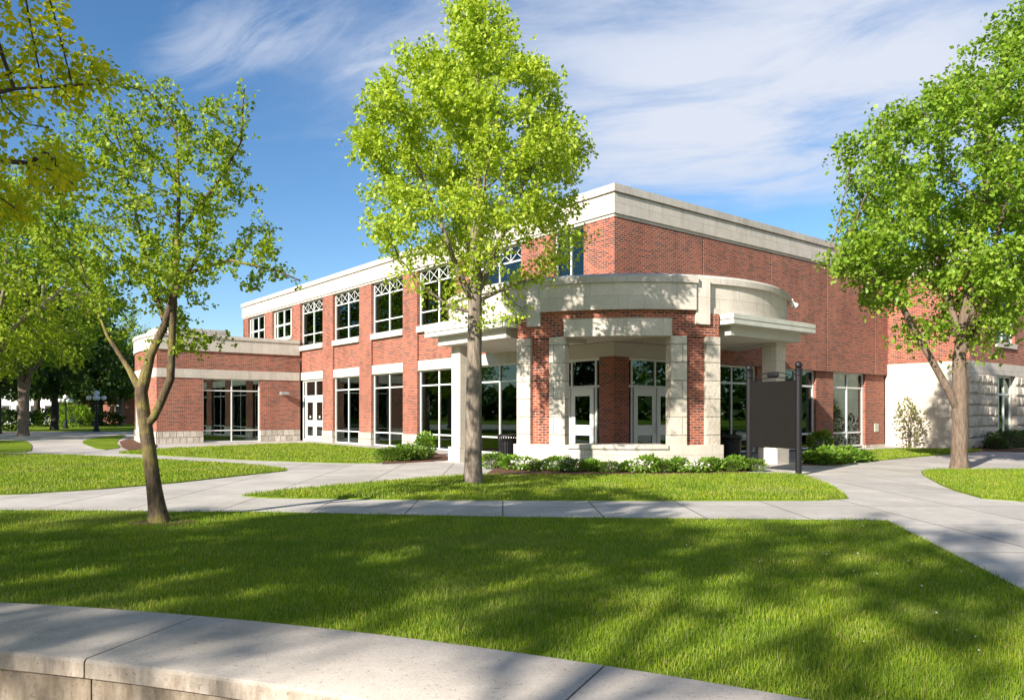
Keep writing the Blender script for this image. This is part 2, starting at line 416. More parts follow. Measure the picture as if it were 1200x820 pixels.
def limb_mesh(N, par, r_base, r_tip=.006, flare=1.25, min_r=0.0, name='trunk', mat=None, parent=None, sides_big=12, forced=()):
    n=len(N); tips=np.zeros(n); kids=[[] for _ in range(n)]
    for i in range(n):
        if par[i]>=0: kids[par[i]].append(i)
    for i in range(n-1,-1,-1):
        if not kids[i]: tips[i]=1
        if par[i]>=0: tips[par[i]]+=tips[i]
    ex=math.log(r_base/r_tip)/math.log(max(tips[0],2))
    rad=r_tip*tips**ex
    for (i0,i1),pr in forced:
        if pr: rad[i0:i1]=np.interp(np.linspace(0,1,i1-i0),np.linspace(0,1,len(pr)),pr)
    z0=N[0][2]; rad=rad*(1+ (flare-1)*np.exp(-(N[:,2]-z0)/.22)*(np.arange(n)<60))
    mb=MB(); V=[];F=[]
    done=set()
    stack=[0]
    while stack:
        s=stack.pop(); chain=[s]; c=s
        while kids[c]:
            k=max(kids[c],key=lambda q:tips[q])
            for q in kids[c]:
                if q!=k: stack.append(q)
            chain.append(k); c=k
        if par[s]>=0: chain=[par[s]]+chain
        if len(chain)<2: continue
        rr=[rad[i] for i in chain]
        if par[s]>=0: rr[0]=rr[1]
        if max(rr)<min_r: continue
        ns=sides_big if rr[0]>.06 else (6 if rr[0]>.02 else 4)
        pts=[Vector(N[i]) for i in chain]; up=None; base=len(V)
        for i,p in enumerate(pts):
            t=(pts[min(i+1,len(pts)-1)]-pts[max(i-1,0)]).normalized()
            if up is None: up=t.orthogonal().normalized()
            up=up-t*up.dot(t); up=up.normalized() if up.length>1e-6 else t.orthogonal().normalized()
            w=t.cross(up)
            for k in range(ns):
                a=2*math.pi*k/ns; R_=rr[i]
                if ns>=10: R_*=1+.10*noise.noise(Vector((math.cos(a)*1.3,math.sin(a)*1.3,p.z*1.2)))
                V.append(p+(up*math.cos(a)+w*math.sin(a))*R_)
        for i in range(len(pts)-1):
            for k in range(ns):
                a=base+i*ns+k; b=base+i*ns+(k+1)%ns; F.append((a,b,b+ns,a+ns))
    me=bpy.data.meshes.new(name); me.from_pydata(V,[],F); me.polygons.foreach_set('use_smooth',[True]*len(F))
    me.materials.append(mat); o=bpy.data.objects.new(name,me); COL.objects.link(o)
    if parent: o.parent=parent
    return o,tips

def tree(name,label,cat,base,paths,profile,n_att,n_leaf,leaf,r_base,lmat,bmat,seed=1,bz=0,D=.3,kill=.5,infl=2.5,
         spread=.14,freq=.55,thr=-.12,shell=.42,group=None,twig=3,depth=1.0,droop=.35,r_tip=.006,flare=1.25,cluster=1,low=None,prad=None):
    root=empty(name,(base[0],base[1],bz),0,label,cat,group)
    att=crown_points(profile,n_att,seed,freq,thr,shell,depth,low)
    N,par,marks=grow(paths,att,D,infl,kill)
    o,tips=limb_mesh(N,par,r_base,r_tip,flare,mat=bmat,parent=root,forced=[(m_,p_) for m_,p_ in zip(marks,prad or [])])
    r=np.random.default_rng(seed+50)
    first=sum(1 for p in paths for _ in p)
    cand=np.where((tips<=twig))[0]; zmin=min(p[0] for p in profile)-.4
    cand=cand[N[cand][:,2]>zmin]
    m=max(1,n_leaf//cluster)
    wt=np.ones(len(cand))
    if low: wt=np.interp(N[cand][:,2],(low[0],low[1]),(low[2],1))
    pick=r.choice(cand,m,p=wt/wt.sum()); pp=par[pick]; f=r.random(m)[:,None]
    pos=N[pick]*f+N[np.maximum(pp,0)]*(1-f)
    pos=np.repeat(pos+r.normal(size=(m,3))*spread,cluster,0)+r.normal(size=(m*cluster,3))*(spread*.45 if cluster>1 else 0)
    c=N[cand].mean(0)
    leaf_mesh('crown',pos,leaf,lmat,root,c,droop,seed=seed)
    return root

# ------------------------------------------------------------------ light, sky, camera
EL=27.5; L=Vector((.616*math.cos(R(EL)),.788*math.cos(R(EL)),-math.sin(R(EL))))
sun=bpy.data.lights.new('sun','SUN'); sun.energy=5.0; sun.angle=R(.7); sun.color=(1.0,.925,.82)
so=bpy.data.objects.new('sun',sun); COL.objects.link(so); so.rotation_euler=L.to_track_quat('-Z','Y').to_euler(); so.location=(-20,-25,30)

w=bpy.data.worlds.new('World'); sc.world=w; w.use_nodes=True; t=w.node_tree; t.nodes.clear()
def wn(typ,**k):
    n=t.nodes.new(typ)
    for a,b in k.items(): setattr(n,a,b)
    return n
sky=wn('ShaderNodeTexSky',sky_type='NISHITA',sun_disc=False); sky.sun_elevation=R(EL); sky.sun_rotation=math.atan2(-.616,-.788)
sky.altitude=100; sky.air_density=1.0; sky.dust_density=.12; sky.ozone_density=3.4
bg=wn('ShaderNodeBackground'); bg.inputs[1].default_value=.086
tc=wn('ShaderNodeTexCoord'); sep=wn('ShaderNodeSeparateXYZ'); t.links.new(tc.outputs['Generated'],sep.inputs[0])
def wm(op,a,b=0.0,clamp=False):
    m=wn('ShaderNodeMath',operation=op); m.use_clamp=clamp
    for s_,v in ((m.inputs[0],a),(m.inputs[1],b)):
        if isinstance(v,(int,float)): s_.default_value=v
        else: t.links.new(v,s_)
    return m.outputs[0]
zc=wm('MAXIMUM',sep.outputs[2],.06)
cx=wm('DIVIDE',sep.outputs[0],zc); cy=wm('DIVIDE',sep.outputs[1],zc)     # the cloud deck seen as a flat layer overhead
comb=wn('ShaderNodeCombineXYZ'); t.links.new(cx,comb.inputs[0]); t.links.new(cy,comb.inputs[1])
def wrot(rot,stretch,loc=(0,0,0)):       # turn the deck, then stretch it
    a=wn('ShaderNodeMapping'); a.inputs['Rotation'].default_value=(0,0,rot); a.inputs['Location'].default_value=loc
    b=wn('ShaderNodeMapping'); b.inputs['Scale'].default_value=stretch
    t.links.new(comb.outputs[0],a.inputs[0]); t.links.new(a.outputs[0],b.inputs[0]); return b.outputs[0]
def wnoise(vec,scale,detail,rough,dist):
    n=wn('ShaderNodeTexNoise'); n.inputs['Scale'].default_value=scale; n.inputs['Detail'].default_value=detail; n.inputs['Roughness'].default_value=rough; n.inputs['Distortion'].default_value=dist
    t.links.new(vec,n.inputs['Vector']); return n.outputs['Fac']
def wramp(f,a,b,hi=1.0):
    r_=wn('ShaderNodeMapRange'); r_.interpolation_type='SMOOTHSTEP'; t.links.new(f,r_.inputs[0]); r_.inputs[1].default_value=a; r_.inputs[2].default_value=b; r_.inputs[4].default_value=hi
    return r_.outputs[0]
def blob(x,y,rot,rx,ry):                 # soft oval region of the cloud deck
    a=wn('ShaderNodeMapping'); a.inputs['Location'].default_value=(-x,-y,0); t.links.new(comb.outputs[0],a.inputs[0])
    b=wn('ShaderNodeMapping'); b.inputs['Rotation'].default_value=(0,0,rot); t.links.new(a.outputs[0],b.inputs[0])
    c=wn('ShaderNodeMapping'); c.inputs['Scale'].default_value=(1/rx,1/ry,1); t.links.new(b.outputs[0],c.inputs[0])
    d=wn('ShaderNodeVectorMath',operation='LENGTH'); t.links.new(c.outputs[0],d.inputs[0])
    return wramp(d.outputs['Value'],1.0,.1)
BA=blob(.85,2.45,.2,2.2,2.1); BB=blob(-.78,2.06,.74,.62,.26); BC=blob(-.25,2.0,.9,.8,.34)
n1=wnoise(wrot(.45,(.8,1.2,1)),1.6,12,.62,.5); n2=wnoise(wrot(.74,(1.1,3.2,1),(3,1,0)),1.5,10,.62,1.1)
c1=wm('MULTIPLY',wramp(wm('ADD',n1,wm('MULTIPLY',BA,.34)),.46,.92),wm('MULTIPLY',BA,1.05))
c2=wm('MULTIPLY',wramp(wm('ADD',n2,wm('MULTIPLY',wm('ADD',BB,wm('MULTIPLY',BC,.7)),.3)),.54,.92),wm('ADD',wm('MULTIPLY',wm('ADD',BB,BC,True),.52),.015))
BD=blob(-.5,-3.2,0,5.5,3.4); n3=wnoise(wrot(.2,(1,1,1),(7,2,0)),.8,9,.58,.4)     # bright broken cloud added out of view behind the viewer as neutral fill light
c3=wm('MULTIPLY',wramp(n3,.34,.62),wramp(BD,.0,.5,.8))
cl=wm('ADD',c1,c2,True)
mx=wn('ShaderNodeMix',data_type='RGBA'); t.links.new(cl,mx.inputs[0])
hs=wn('ShaderNodeHueSaturation'); hs.inputs['Saturation'].default_value=1.15; t.links.new(sky.outputs[0],hs.inputs['Color']); t.links.new(hs.outputs[0],mx.inputs[6]); mx.inputs[7].default_value=(4.5,4.85,5.6,1)
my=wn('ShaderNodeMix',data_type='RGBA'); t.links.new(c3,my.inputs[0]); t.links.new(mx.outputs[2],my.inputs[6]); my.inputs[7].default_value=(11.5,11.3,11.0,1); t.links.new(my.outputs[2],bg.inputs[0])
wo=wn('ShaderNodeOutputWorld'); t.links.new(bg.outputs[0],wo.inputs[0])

cd=bpy.data.cameras.new('camera'); cam=bpy.data.objects.new('camera',cd); COL.objects.link(cam); sc.camera=cam
cam.location=(0,0,CAMZ); cam.rotation_euler=(R(90),0,0); cd.sensor_width=36; cd.lens=FP/1200*36; cd.shift_y=(HZ-410)/1200; cd.clip_end=3000
vs=sc.view_settings; vs.view_transform='Standard'; vs.look='None'; vs.exposure=.95; vs.gamma=1; vs.use_curve_mapping=False
sc.cycles.use_denoising=True; sc.cycles.max_bounces=7; sc.cycles.transparent_max_bounces=10; sc.cycles.caustics_reflective=False; sc.cycles.caustics_refractive=False

# ------------------------------------------------------------------ ground, paving, lawns
CC=(-7.33,-11.52); RO,RI=18.0,16.92                      # the round plaza behind the low wall
def cpos(a,r): return (CC[0]+r*math.sin(a),CC[1]+r*math.cos(a))
mb=MB(); na=120; rs=[RO-.12,24,40,80,200,800]
for i in range(na):
    a0=2*math.pi*i/na; a1=2*math.pi*(i+1)/na
    for r0,r1 in zip(rs,rs[1:]):
        mb.face([(*cpos(a1,r0),0),(*cpos(a0,r0),0),(*cpos(a0,r1),0),(*cpos(a1,r1),0)])
tag(mb.build('ground',M['ground'],merge=True),'mown green lawn reaching back to the building and the trees','ground',kind='structure')
mb=MB(); mb.face([(*cpos(-2*math.pi*i/96,RI+.3),-.62) for i in range(96)])
tag(mb.build('plaza',M['plaza']),'pale concrete plaza floor inside the low curved wall','plaza',kind='structure')

def sheet(name,pts,z,mat,label,thick=0.0):
    mb=MB(); a=sum(pts[i][0]*pts[(i+1)%len(pts)][1]-pts[(i+1)%len(pts)][0]*pts[i][1] for i in range(len(pts)))
    if a<0: pts=pts[::-1]
    if thick: mb.prism(pts,z-thick,z)
    else: mb.face([(x,y,z) for x,y in pts])
    return tag(mb.build(name,mat),label,name.replace('_',' '),kind='structure')

sw=[G(-900,588)]+[G(0,598),G(300,600),G(600,606),G(1040,610),G(1200,692)]+[(4.2,5.1),(4.4,3.6),(6,2.2),(40,2),(60,60),(-20,66),(-75,66),(-75,40),(-40,24)]
sheet('pavement',sw,.008,M['walk'],'pale concrete sidewalk and joining walks round the lawns')
def smooth_poly(pts,it=2):
    for _ in range(it):
        q=[]
        for i in range(len(pts)):
            a=pts[i]; b=pts[(i+1)%len(pts)]
            q+= [(a[0]*.8+b[0]*.2,a[1]*.8+b[1]*.2),(a[0]*.2+b[0]*.8,a[1]*.2+b[1]*.8)]
        pts=q
    return pts
island=[G(268,583.5),G(340,575),G(440,566),G(500,561),G(560,557),G(600,558),G(700,558),G(800,557.5),G(880,555.5),G(935,556.5),G(965,566),G(985,577),G(997,587),G(800,587.5),G(500,586.5)]
rlawn=[G(1077,554.5),G(1090,551.5),G(1140,551),G(1330,551),G(1330,588),G(1163,588),G(1110,573)]
llawn=[G(-420,540),G(-60,535.5),G(0,533),G(65,533),G(200,540),G(300,545.5),G(345,551),G(290,557),G(190,568),G(100,575),G(0,581),G(-420,590)]
sl1=[G(-260,515),G(30,516),G(38,522),G(36,530),G(0,531),G(-260,534)]
sl2=[G(93,518),G(110,513),G(150,509),G(135,518),G(143,525),G(118,528)]
flawn=[G(128,531),G(185,526.5),G(300,521.5),G(360,519.3),G(414,524),G(470,529),G(505,536),G(451,543),G(400,543),G(300,540),G(190,534)]
wlawn=[G(1000,543),G(1060,537),G(1118,532),G(1150,529.5),G(1150,526.5),G(1040,526.5),G(985,531)]
lawn_polys=dict(island=(island,'island lawn of bright grass between the walks before the round porch'),
  rlawn=(rlawn,'lawn patch under the big tree at the right edge'),
  llawn=(llawn,'long pointed lawn left of the slender leaning tree'),
  sl1=(sl1,'small square lawn at the left edge beside the walk'),
  sl2=(sl2,'small lawn wedge before the curved end of the low wing'),
  flawn=(flawn,'lawn strip along the foot of the brick wing'),
  wlawn=(wlawn,'thin grass strip below the blank limestone wall'))
LP={}
for k,(p,lab) in lawn_polys.items():
    p=smooth_poly(p,1); LP[k]=p
    sheet('lawn',p,.03,M['ground'],lab,.03)
bedR=[G(570,556.5),G(582,549),G(612,543),G(640,540),G(830,540),G(868,547),G(876,555.3),G(800,557.8),G(700,558.5),G(600,558.5)]
sheet('mulch_bed',bedR,.045,M['mulch'],'dark mulch bed curving along the low stone porch wall',.04)
bedX=[G(940,545),G(950,539),G(985,531),G(1022,529),G(1012,540),G(985,545)]
sheet('mulch_bed',bedX,.045,M['mulch'],'mulch bed under the leafy shrubs right of the blank sign',.04)
bedL=[G(448,544),G(455,530),G(500,529),G(530,537),G(520,540),G(505,541)]
sheet('mulch_bed',bedL,.045,M['mulch'],'mulch bed left of the porch at the end of the lawn strip',.04)
bedC=[G(143,524.5),G(140,518),G(152,514),G(165,520),G(184,521.5),G(182,526),G(150,528)]
sheet('mulch_bed',bedC,.04,M['mulch'],'pinkish mulch bed at the curved end of the low wing',.03)
bedW=[G(1138,529),G(1142,522),G(1330,533),G(1330,541),G(1200,530)]
sheet('mulch_bed',bedW,.04,M['mulch'],'mulch bed under the clipped hedge at the right edge',.03)

def in_poly(P,poly):
    x,y=P[:,0],P[:,1]; ins=np.zeros(len(P),bool); n=len(poly)
    for i in range(n):
        x0,y0=poly[i]; x1,y1=poly[(i+1)%n]
        c=((y0>y)!=(y1>y)); xi=(x1-x0)*(y-y0)/((y1-y0) if y1!=y0 else 1e-9)+x0
        ins^=c&(x<xi)
    return ins
def grass(name,label,include,exclude,box,dens,h,wd,seed,z=0.0,keep=None):
    r=np.random.default_rng(seed); x0,x1,y0,y1=box; A=(x1-x0)*(y1-y0); n=int(A*dens[0])
    P=np.c_[r.uniform(x0,x1,n),r.uniform(y0,y1,n)]
    ok=np.ones(n,bool)
    if include is not None: ok&=in_poly(P,include)
    for e in exclude: ok&=~in_poly(P,e)
    if keep is not None: ok&=keep(P)
    ok&=np.abs(P[:,0])<.78*P[:,1]+1.2
    ok&=r.random(n)<np.clip(dens[1](P[:,1]),0,1)
    P=P[ok]; n=len(P); P=P+r.normal(size=P.shape)*.018
    a=r.random(n)*2*math.pi; lean=r.random(n)**1.5*.9
    cl=np.array([noise.noise(Vector((p[0]*1.7,p[1]*1.7,3))) for p in P])
    H=h*(.55+.75*r.random(n))*(1+.35*cl); sc_w=np.sqrt(np.maximum(P[:,1],5)/5)
    W=wd*(.7+.6*r.random(n))*sc_w
    b=r.random(n)*2*math.pi
    dx,dy=np.cos(a)*lean,np.sin(a)*lean; wx,wy=np.cos(b)*W/2,np.sin(b)*W/2
    v=np.empty((n,5,3)); zz=np.full(n,z)
    v[:,0]=np.c_[P[:,0]-wx,P[:,1]-wy,zz]; v[:,1]=np.c_[P[:,0]+wx,P[:,1]+wy,zz]
    mx_,my_=P[:,0]+dx*H*.35,P[:,1]+dy*H*.35; mz=z+H*.6
    v[:,2]=np.c_[mx_+wx*.8,my_+wy*.8,mz]; v[:,3]=np.c_[mx_-wx*.8,my_-wy*.8,mz]
    v[:,4]=np.c_[P[:,0]+dx*H,P[:,1]+dy*H,z+H*(1-.3*lean)]
    f=(np.arange(n)[:,None,None]*5+np.array([[0,1,2],[0,2,3],[3,2,4]])[None]).reshape(-1)
    return tag(np_mesh(name,v.reshape(-1,3),f,M['blade']),label,'grass',kind='stuff')
outside=lambda P: np.hypot(P[:,0]-CC[0],P[:,1]-CC[1])>RO+.02
grass('grass','short mown grass of the front lawn behind the low curved wall',None,[sw],(-11,6.5,3.2,13),(3600,lambda y:8.0/np.maximum(y-2.0,1)/2.3),.047,.0042,3,0,outside)
grass('grass','short grass of the island lawn in front of the round porch',LP['island'],[],(-7,9,13.4,21.5),(750,lambda y:y*0+1),.06,.007,4,.03)
grass('grass','short grass of the pointed lawn left of the leaning tree',LP['llawn'],[],(-20,-5,14,31),(450,lambda y:y*0+1),.06,.008,5,.03)
grass('grass','short grass of the lawn patch below the right hand tree',LP['rlawn'],[],(8,18,13.5,22),(650,lambda y:y*0+1),.06,.007,6,.03)
grass('grass','short grass of the lawn strip before the brick wing',LP['flawn'],[],(-22,-2,22,41),(260,lambda y:y*0+1),.06,.010,7,.03)
grass('grass','short grass of the strip under the limestone wall',LP['wlawn'],[],(10,22,22,36),(300,lambda y:y*0+1),.06,.010,8,.03)

# ------------------------------------------------------------------ low curved wall
root=empty('curved_wall',(*cpos(R(15),RI),-.6),0,'low curved concrete seat wall with a broad smooth cap in the foreground','wall')
off=Vector(root.location)
def rel(f): return lambda a,r: (f(a,r)[0]-off.x,f(a,r)[1]-off.y)
J=10.1; j0=15.95
zc0=.6
for k in range(-4,6):
    a0=R(j0+k*J+.022); a1=R(j0+(k+1)*J-.022)
    angs=[a0+(a1-a0)*i/12 for i in range(13)]
    prof=[(RI,-.057+zc0),(RI,.036+zc0),(RI+.006,.05+zc0),(RI+.02,.06+zc0),(RO-.02,.06+zc0),(RO-.005,.053+zc0),(RO,.04+zc0),(RO,-.06+zc0)]
    mb=MB(); mb.sweep(prof,(angs,rel(cpos))); mb.build('cap',M['cap'],root,True,True)
    mb=MB(); pb=[(RI+.055,-.05),(RI+.055,-.064+zc0),(RO-.1,-.064+zc0),(RO-.1,-.05)]
    mb.sweep(pb,(angs,rel(cpos))); mb.build('wall_block',M['wallbody'],root,True,True)

# ------------------------------------------------------------------ main building (local x along the right front, local y along the left front)
TH=math.atan2(.6247,.781); A=(3.31,24.5)
bld=empty('brick_building',(A[0],A[1],0),TH,'two storey red brick campus building with limestone bands and a round corner porch','building')
def FR(s,d,z): return (s,-d,z)           # right front, y = 0
def FL(s,d,z): return (-d,s,z)           # left front, x = 0
def FW(s,d,z): return (-s,25-d,z)        # low wing front, y = 25
def FC(s,d,z): return (18.73-d,-s,z)     # side of the right wing, x = 18.73
def FD(s,d,z): return (18.73+s,-3.57-d,z)# right wing front
def fbox(mb,F,s0,s1,d0,d1,z0,z1):
    a=F(s0,d0,z0); b=F(s1,d1,z1); mb.box(a[0],b[0],a[1],b[1],z0,z1)

def window(F,s0,s1,z0,z1,d,vs_,hs,fr=.058,fd=.09,glass='glass',lattice=None,matf='white',drape=False,name='window',sill=None):
    mb=MB()
    fbox(mb,F,s0,s0+fr,d-fd,d,z0,z1); fbox(mb,F,s1-fr,s1,d-fd,d,z0,z1)
    fbox(mb,F,s0+fr,s1-fr,d-fd,d-.002,z0,z0+fr); fbox(mb,F,s0+fr,s1-fr,d-fd,d-.002,z1-fr,z1)
    for v in vs_: fbox(mb,F,v-fr/2,v+fr/2,d-fd,d-.004,z0+fr,z1-fr)
    for h in hs: fbox(mb,F,s0+fr,s1-fr,d-fd+.01,d-.008,h-fr/2,h+fr/2)
    w_=mb.build(name,M[matf],bld)
    g=MB(); fbox(g,F,s0+.02,s1-.02,d-.06,d-.05,z0+.02,z1-.02); g.build('glass',M[glass],w_)
    if lattice:
        z2,z3=lattice; mb=MB(); n=4; c=(s1-s0-2*fr)/n
        for i in range(n):
            a=s0+fr+i*c; b=a+c; zz0=z2+fr/2; zz1=z3-fr
            for (p,q) in (((a,zz0),(b,zz1)),((a,zz1),(b,zz0))):
                mb.tube([F(p[0],d+.01,p[1]),F(q[0],d+.01,q[1])],.014,4)
            if i and i!=2: mb.tube([F(a,d+.01,zz0),F(a,d+.01,zz1)],.014,4)
        mb.build('lattice',M['white'],w_)
    if sill:
        mb=MB(); fbox(mb,F,*sill); mb.build('sill',M['lime'],w_)
    return w_

# window modules of the left front: (s0,s1)
ups=[(1.42,2.95),(4.76,7.8),(9.06,12.1),(13.36,16.4),(17.66,20.7),(21.96,25.0),(26.28,29.32),(30.6,33.6)]
wall=MB()
T=.35; ZT=7.96
# --- left front upper walls and piers
edges=[T]+[v for u in ups for v in u]+[34.5]
for i in range(0,len(edges)-1,2):
    s0,s1=edges[i],edges[i+1]
    z0=.66 if s0>3 else 3.92
    if 7<s0<25.5 or s0>25.5:
        zb=.66 if s0<24 else 4.6
        fbox(wall,FL,s0,s1,-T,0,zb,ZT)
    else:
        fbox(wall,FL,s0,s1,-T,0,z0,ZT)
lint=Pieces('stone_band',M['lime'],bld); basest=Pieces('base_course',M['base'],bld)
for i,(s0,s1) in enumerate(ups):
    rec=-.1
    if i==0: fbox(wall,FL,s0,s1,-T,-.02,3.92,5.3)
    elif i<=5: fbox(wall,FL,s0,s1,-T,rec,3.94,5.2)
    else: fbox(wall,FL,s0,s1,-T,rec,4.6,6.0)
    if 1<=i<=5: fbox(lint,FL,s0,s1,-T,-.04,3.5,3.94)
    # upper window
    if i==0: window(FL,s0,s1,5.47,ZT,-.12,[(s0+s1)/2],[6.1],glass='glass_teal',sill=(s0,s1,-T,.05,5.3,5.47))
    elif i<=5:
        window(FL,s0,s1,5.47,ZT,-.16,[(s0+s1)/2],[6.1,7.36],lattice=(7.36,ZT),sill=(s0-.0,s1+.0,-T,.06,5.2,5.47))
    else:
        window(FL,s0,s1,6.15,ZT,-.16,[s0+.45,(s0+s1)/2,s1-.45],[7.0],fr=.11,sill=(s0,s1,-T,.05,6.0,6.15))
    # lower window / door
    if 1<=i<=4: window(FL,s0,s1,.02,3.5,-.16,[(s0+s1)/2],[.66,2.83])
for i in range(2,len(edges)-1,2):
    s0,s1=edges[i],edges[i+1]
    if s0>24.9: continue
    fbox(basest,FL,s0-.02,s1+.02,-T,.035,0,.66)
# --- right front: panels of the upper wall with open joints between
js=[T,4.6,8.9,13.2,17.5,18.73-.0]
js2=[0]+js[1:]
for a,b in zip(js2,js2[1:]):
    fbox(wall,FR,a+(.03 if a else 0),b-(.03 if b<18 else 0),-T,0,3.42 if a>3.9 else 3.92,ZT)
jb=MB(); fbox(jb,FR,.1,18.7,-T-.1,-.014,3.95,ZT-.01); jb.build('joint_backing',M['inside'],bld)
lows=[(5.2,8.2),(9.6,12.55),(13.97,16.85)]
e2=[3.5]+[v for u in lows for v in u]+[18.73]
for i in range(0,len(e2),2):
    fbox(wall,FR,e2[i],e2[i+1],-T-.1,-.14,.6 if i<6 else .12,3.42 if i else 3.92)
    fbox(basest,FR,e2[i]-.01,e2[i+1]+(.01 if i<6 else 0),-T-.1,-.10,0,.6 if i<6 else .12)
for (s0,s1) in lows:
    window(FR,s0,s1,.08,3.42,-.26,[(s0+s1)/2],[.72,2.75],fr=.075)
# --- porch corner pier, doors and transoms on both sides
wall.box(0,.69,0,.69,.45,3.45); basest.box(-.03,.72,-.03,.72,0,.45)
st=MB()
st.box(T*.0+.02,3.5,.03,.33,3.45,3.92); st.box(.03,.33,.331,3.5,3.45,3.92); st.build('porch_lintel',M['soffit'],bld)
fbox(basest,FL,3.5,4.76,-T,.03,0,.66)
def entrance(F,s0,s1):
    w_=window(F,s0,s1,.02,3.45,-.18,[s0+.33,s0+.36+1.15,s0+.39+2.3],[2.5],fr=.08,name='entrance_screen')
    for k in range(2):
        a=s0+.39+k*1.16; b=a+1.07; door(F,a,b,.04,2.46,-.13,w_)
    return w_
def door(F,a,b,z0,z1,d,par):
    mb=MB(); sw_=.17
    fbox(mb,F,a,a+sw_,d-.05,d,z0,z1); fbox(mb,F,b-sw_,b,d-.05,d,z0,z1)
    fbox(mb,F,a+sw_,b-sw_,d-.05,d-.001,z0,z0+.28); fbox(mb,F,a+sw_,b-sw_,d-.05,d-.001,z1-.28,z1); fbox(mb,F,a+sw_,b-sw_,d-.05,d-.001,.85,1.2)
    dd=mb.build('door',M['white'],par)
    g=MB(); fbox(g,F,a+sw_-.01,b-sw_+.01,d-.035,d-.025,z0+.27,.86); fbox(g,F,a+sw_-.01,b-sw_+.01,d-.035,d-.025,1.19,z1-.27)
    g.build('door_glass',M['glass'],par)
    h=MB(); h.tube([F(b-.08,d+.002,.95),F(b-.08,d+.06,.95),F(b-.08,d+.06,1.25),F(b-.08,d+.002,1.25)],.014,6)
    h.build('handle',M['steel'],par)
entrance(FR,.7,3.5); entrance(FL,.7,3.5)
# --- the double door in the angle of the wing
s0,s1=ups[5]
dw=window(FL,s0,s1-.02,.02,3.5,-.16,[s0+1.3,s1-.42],[2.56],fr=.1,name='entrance_screen')
door(FL,s0+.12,s0+1.25,.04,2.5,-.12,dw); door(FL,s0+1.36,s0+2.5,.04,2.5,-.12,dw)
n=Pieces('notice',M['white'],dw); fbox(n,FL,s0+.62,s0+.78,-.142,-.138,1.33,1.45); fbox(n,FL,s0+1.86,s0+2.02,-.142,-.138,1.33,1.45)
# --- right wing
smooth_w=MB(); fbox(smooth_w,FC,-.1,3.25,-T,0,0,3.92); 
# thin return glazing at the corner
window(FC,3.25,3.5,.3,3.3,-.05,[],[2.75],fr=.03,glass='glass_teal')
fbox(smooth_w,FC,3.25,3.5,-T,-.12,3.3,3.92); fbox(smooth_w,FC,3.25,3.5,-T,-.12,0,.3)
fbox(wall,FC,T*0,3.57,-T,-.02,3.92,ZT)
ww=[(3.15,5.54),(9.0,11.4),(15,17.4)]; e3=[0]+[v for u in ww for v in u]+[22]
rock=MB()
for i in range(0,len(e3),2):
    a,b=e3[i],e3[i+1]
    fbox(rock,FD,a+(.0),b,-T,0,.0,3.39)
    fbox(wall,FD,a+(T if i==0 else 0),b,-T,-.02,3.92,ZT)
fbox(lint,FD,-.0,22,-T,.02,3.39,3.92)
for a,b in ww:
    fbox(rock,FD,a,b,-T,0,0,.4); window(FD,a,b,.4,3.39,-.2,[a+.85,b-.85],[2.5],glass='glass_teal',fr=.1)
    fbox(wall,FD,a,b,-T,-.02,3.92,4.7); window(FD,a,b,4.95,ZT,-.16,[(a+b)/2],[5.8],glass='glass_teal',sill=(a-.1,b+.1,-.12,.06,4.7,4.95))
    bx=MB()
rr_=random.Random(4)
for i in range(0,len(e3),2):
    a,b=e3[i]+.01,e3[i+1]-.01; z=.02; row_=0
    while z<3.36:
        h_=min(.48,3.38-z); x=a-(.0 if row_%2==0 else .0)
        while x<b-.02:
            w_=min((.78 if row_%2 else .52) if x==a else .66, b-x); 
            if b-x-w_<.2: w_=b-x
            q=[(x+.012,z+.012),(x+w_-.012,z+.012),(x+w_-.012,z+h_-.012),(x+.012,z+h_-.012)]
            cx_,cz_=x+w_/2,z+h_/2; inn=[]
            for (u,v) in q: inn.append((cx_+(u-cx_)*(.66+.2*rr_.random()),cz_+(v-cz_)*(.55+.25*rr_.random()),.05+.06*rr_.random()))
            top=(cx_+rr_.uniform(-.1,.1),cz_+rr_.uniform(-.06,.06),.09+.06*rr_.random())
            for k in range(4):
                k2=(k+1)%4
                rock.face([FD(q[k][0],.002,q[k][1]),FD(q[k2][0],.002,q[k2][1]),FD(inn[k2][0],inn[k2][2],inn[k2][1]),FD(inn[k][0],inn[k][2],inn[k][1])])
                rock.face([FD(inn[k][0],inn[k][2],inn[k][1]),FD(inn[k2][0],inn[k2][2],inn[k2][1]),FD(top[0],top[2],top[1])])
            x+=w_
        z+=h_; row_+=1
smooth_w.build('limestone_wall',M['ashlar'],bld); rock.build('rusticated_wall',M['rock'],bld)
# --- low left wing
def arcL(a,r): return (6.95+r*math.cos(a),27.35+r*math.sin(a))
R0=14.9; a_s=math.atan2(25-27.35,-7.74-6.95)%(2*math.pi); a_e=R(180-24)
AA=[a_s+(a_e-a_s)*i/24 for i in range(25)]
def curved(mb,z0,z1,ro,ri,a=AA): mb.sweep([(R0+ri,z0),(R0+ro,z0),(R0+ro,z1),(R0+ri,z1)],(a,arcL))
wl=MB()
for a,b in ((.0,2.34),(5.44,7.74)):
    fbox(wl,FW,a,b,-T,0,.66,3.48)
    fbox(basest,FW,a+(.02 if a<1 else 0),b+.0,-T,.04,0,.66)
fbox(wl,FW,0,7.74,-T,0,3.95,4.93)
fbox(lint,FW,0.05,7.76,-T,.03,3.48,3.95)
wcap=MB(); fbox(wcap,FW,0.06,7.78,-T,.07,4.93,5.62); fbox(wcap,FW,0.06,7.82,-T,.12,5.62,5.8)
curved(wl,.66,3.48,0,-.3,AA[:9]); curved(wl,.66,3.48,0,-.3,AA[16:]); curved(wl,3.95,4.93,0,-.3); curved(lint,3.48,3.95,.03,-.3); curved(wcap,4.93,5.62,.07,-.3); curved(wcap,5.62,5.8,.12,-.3)
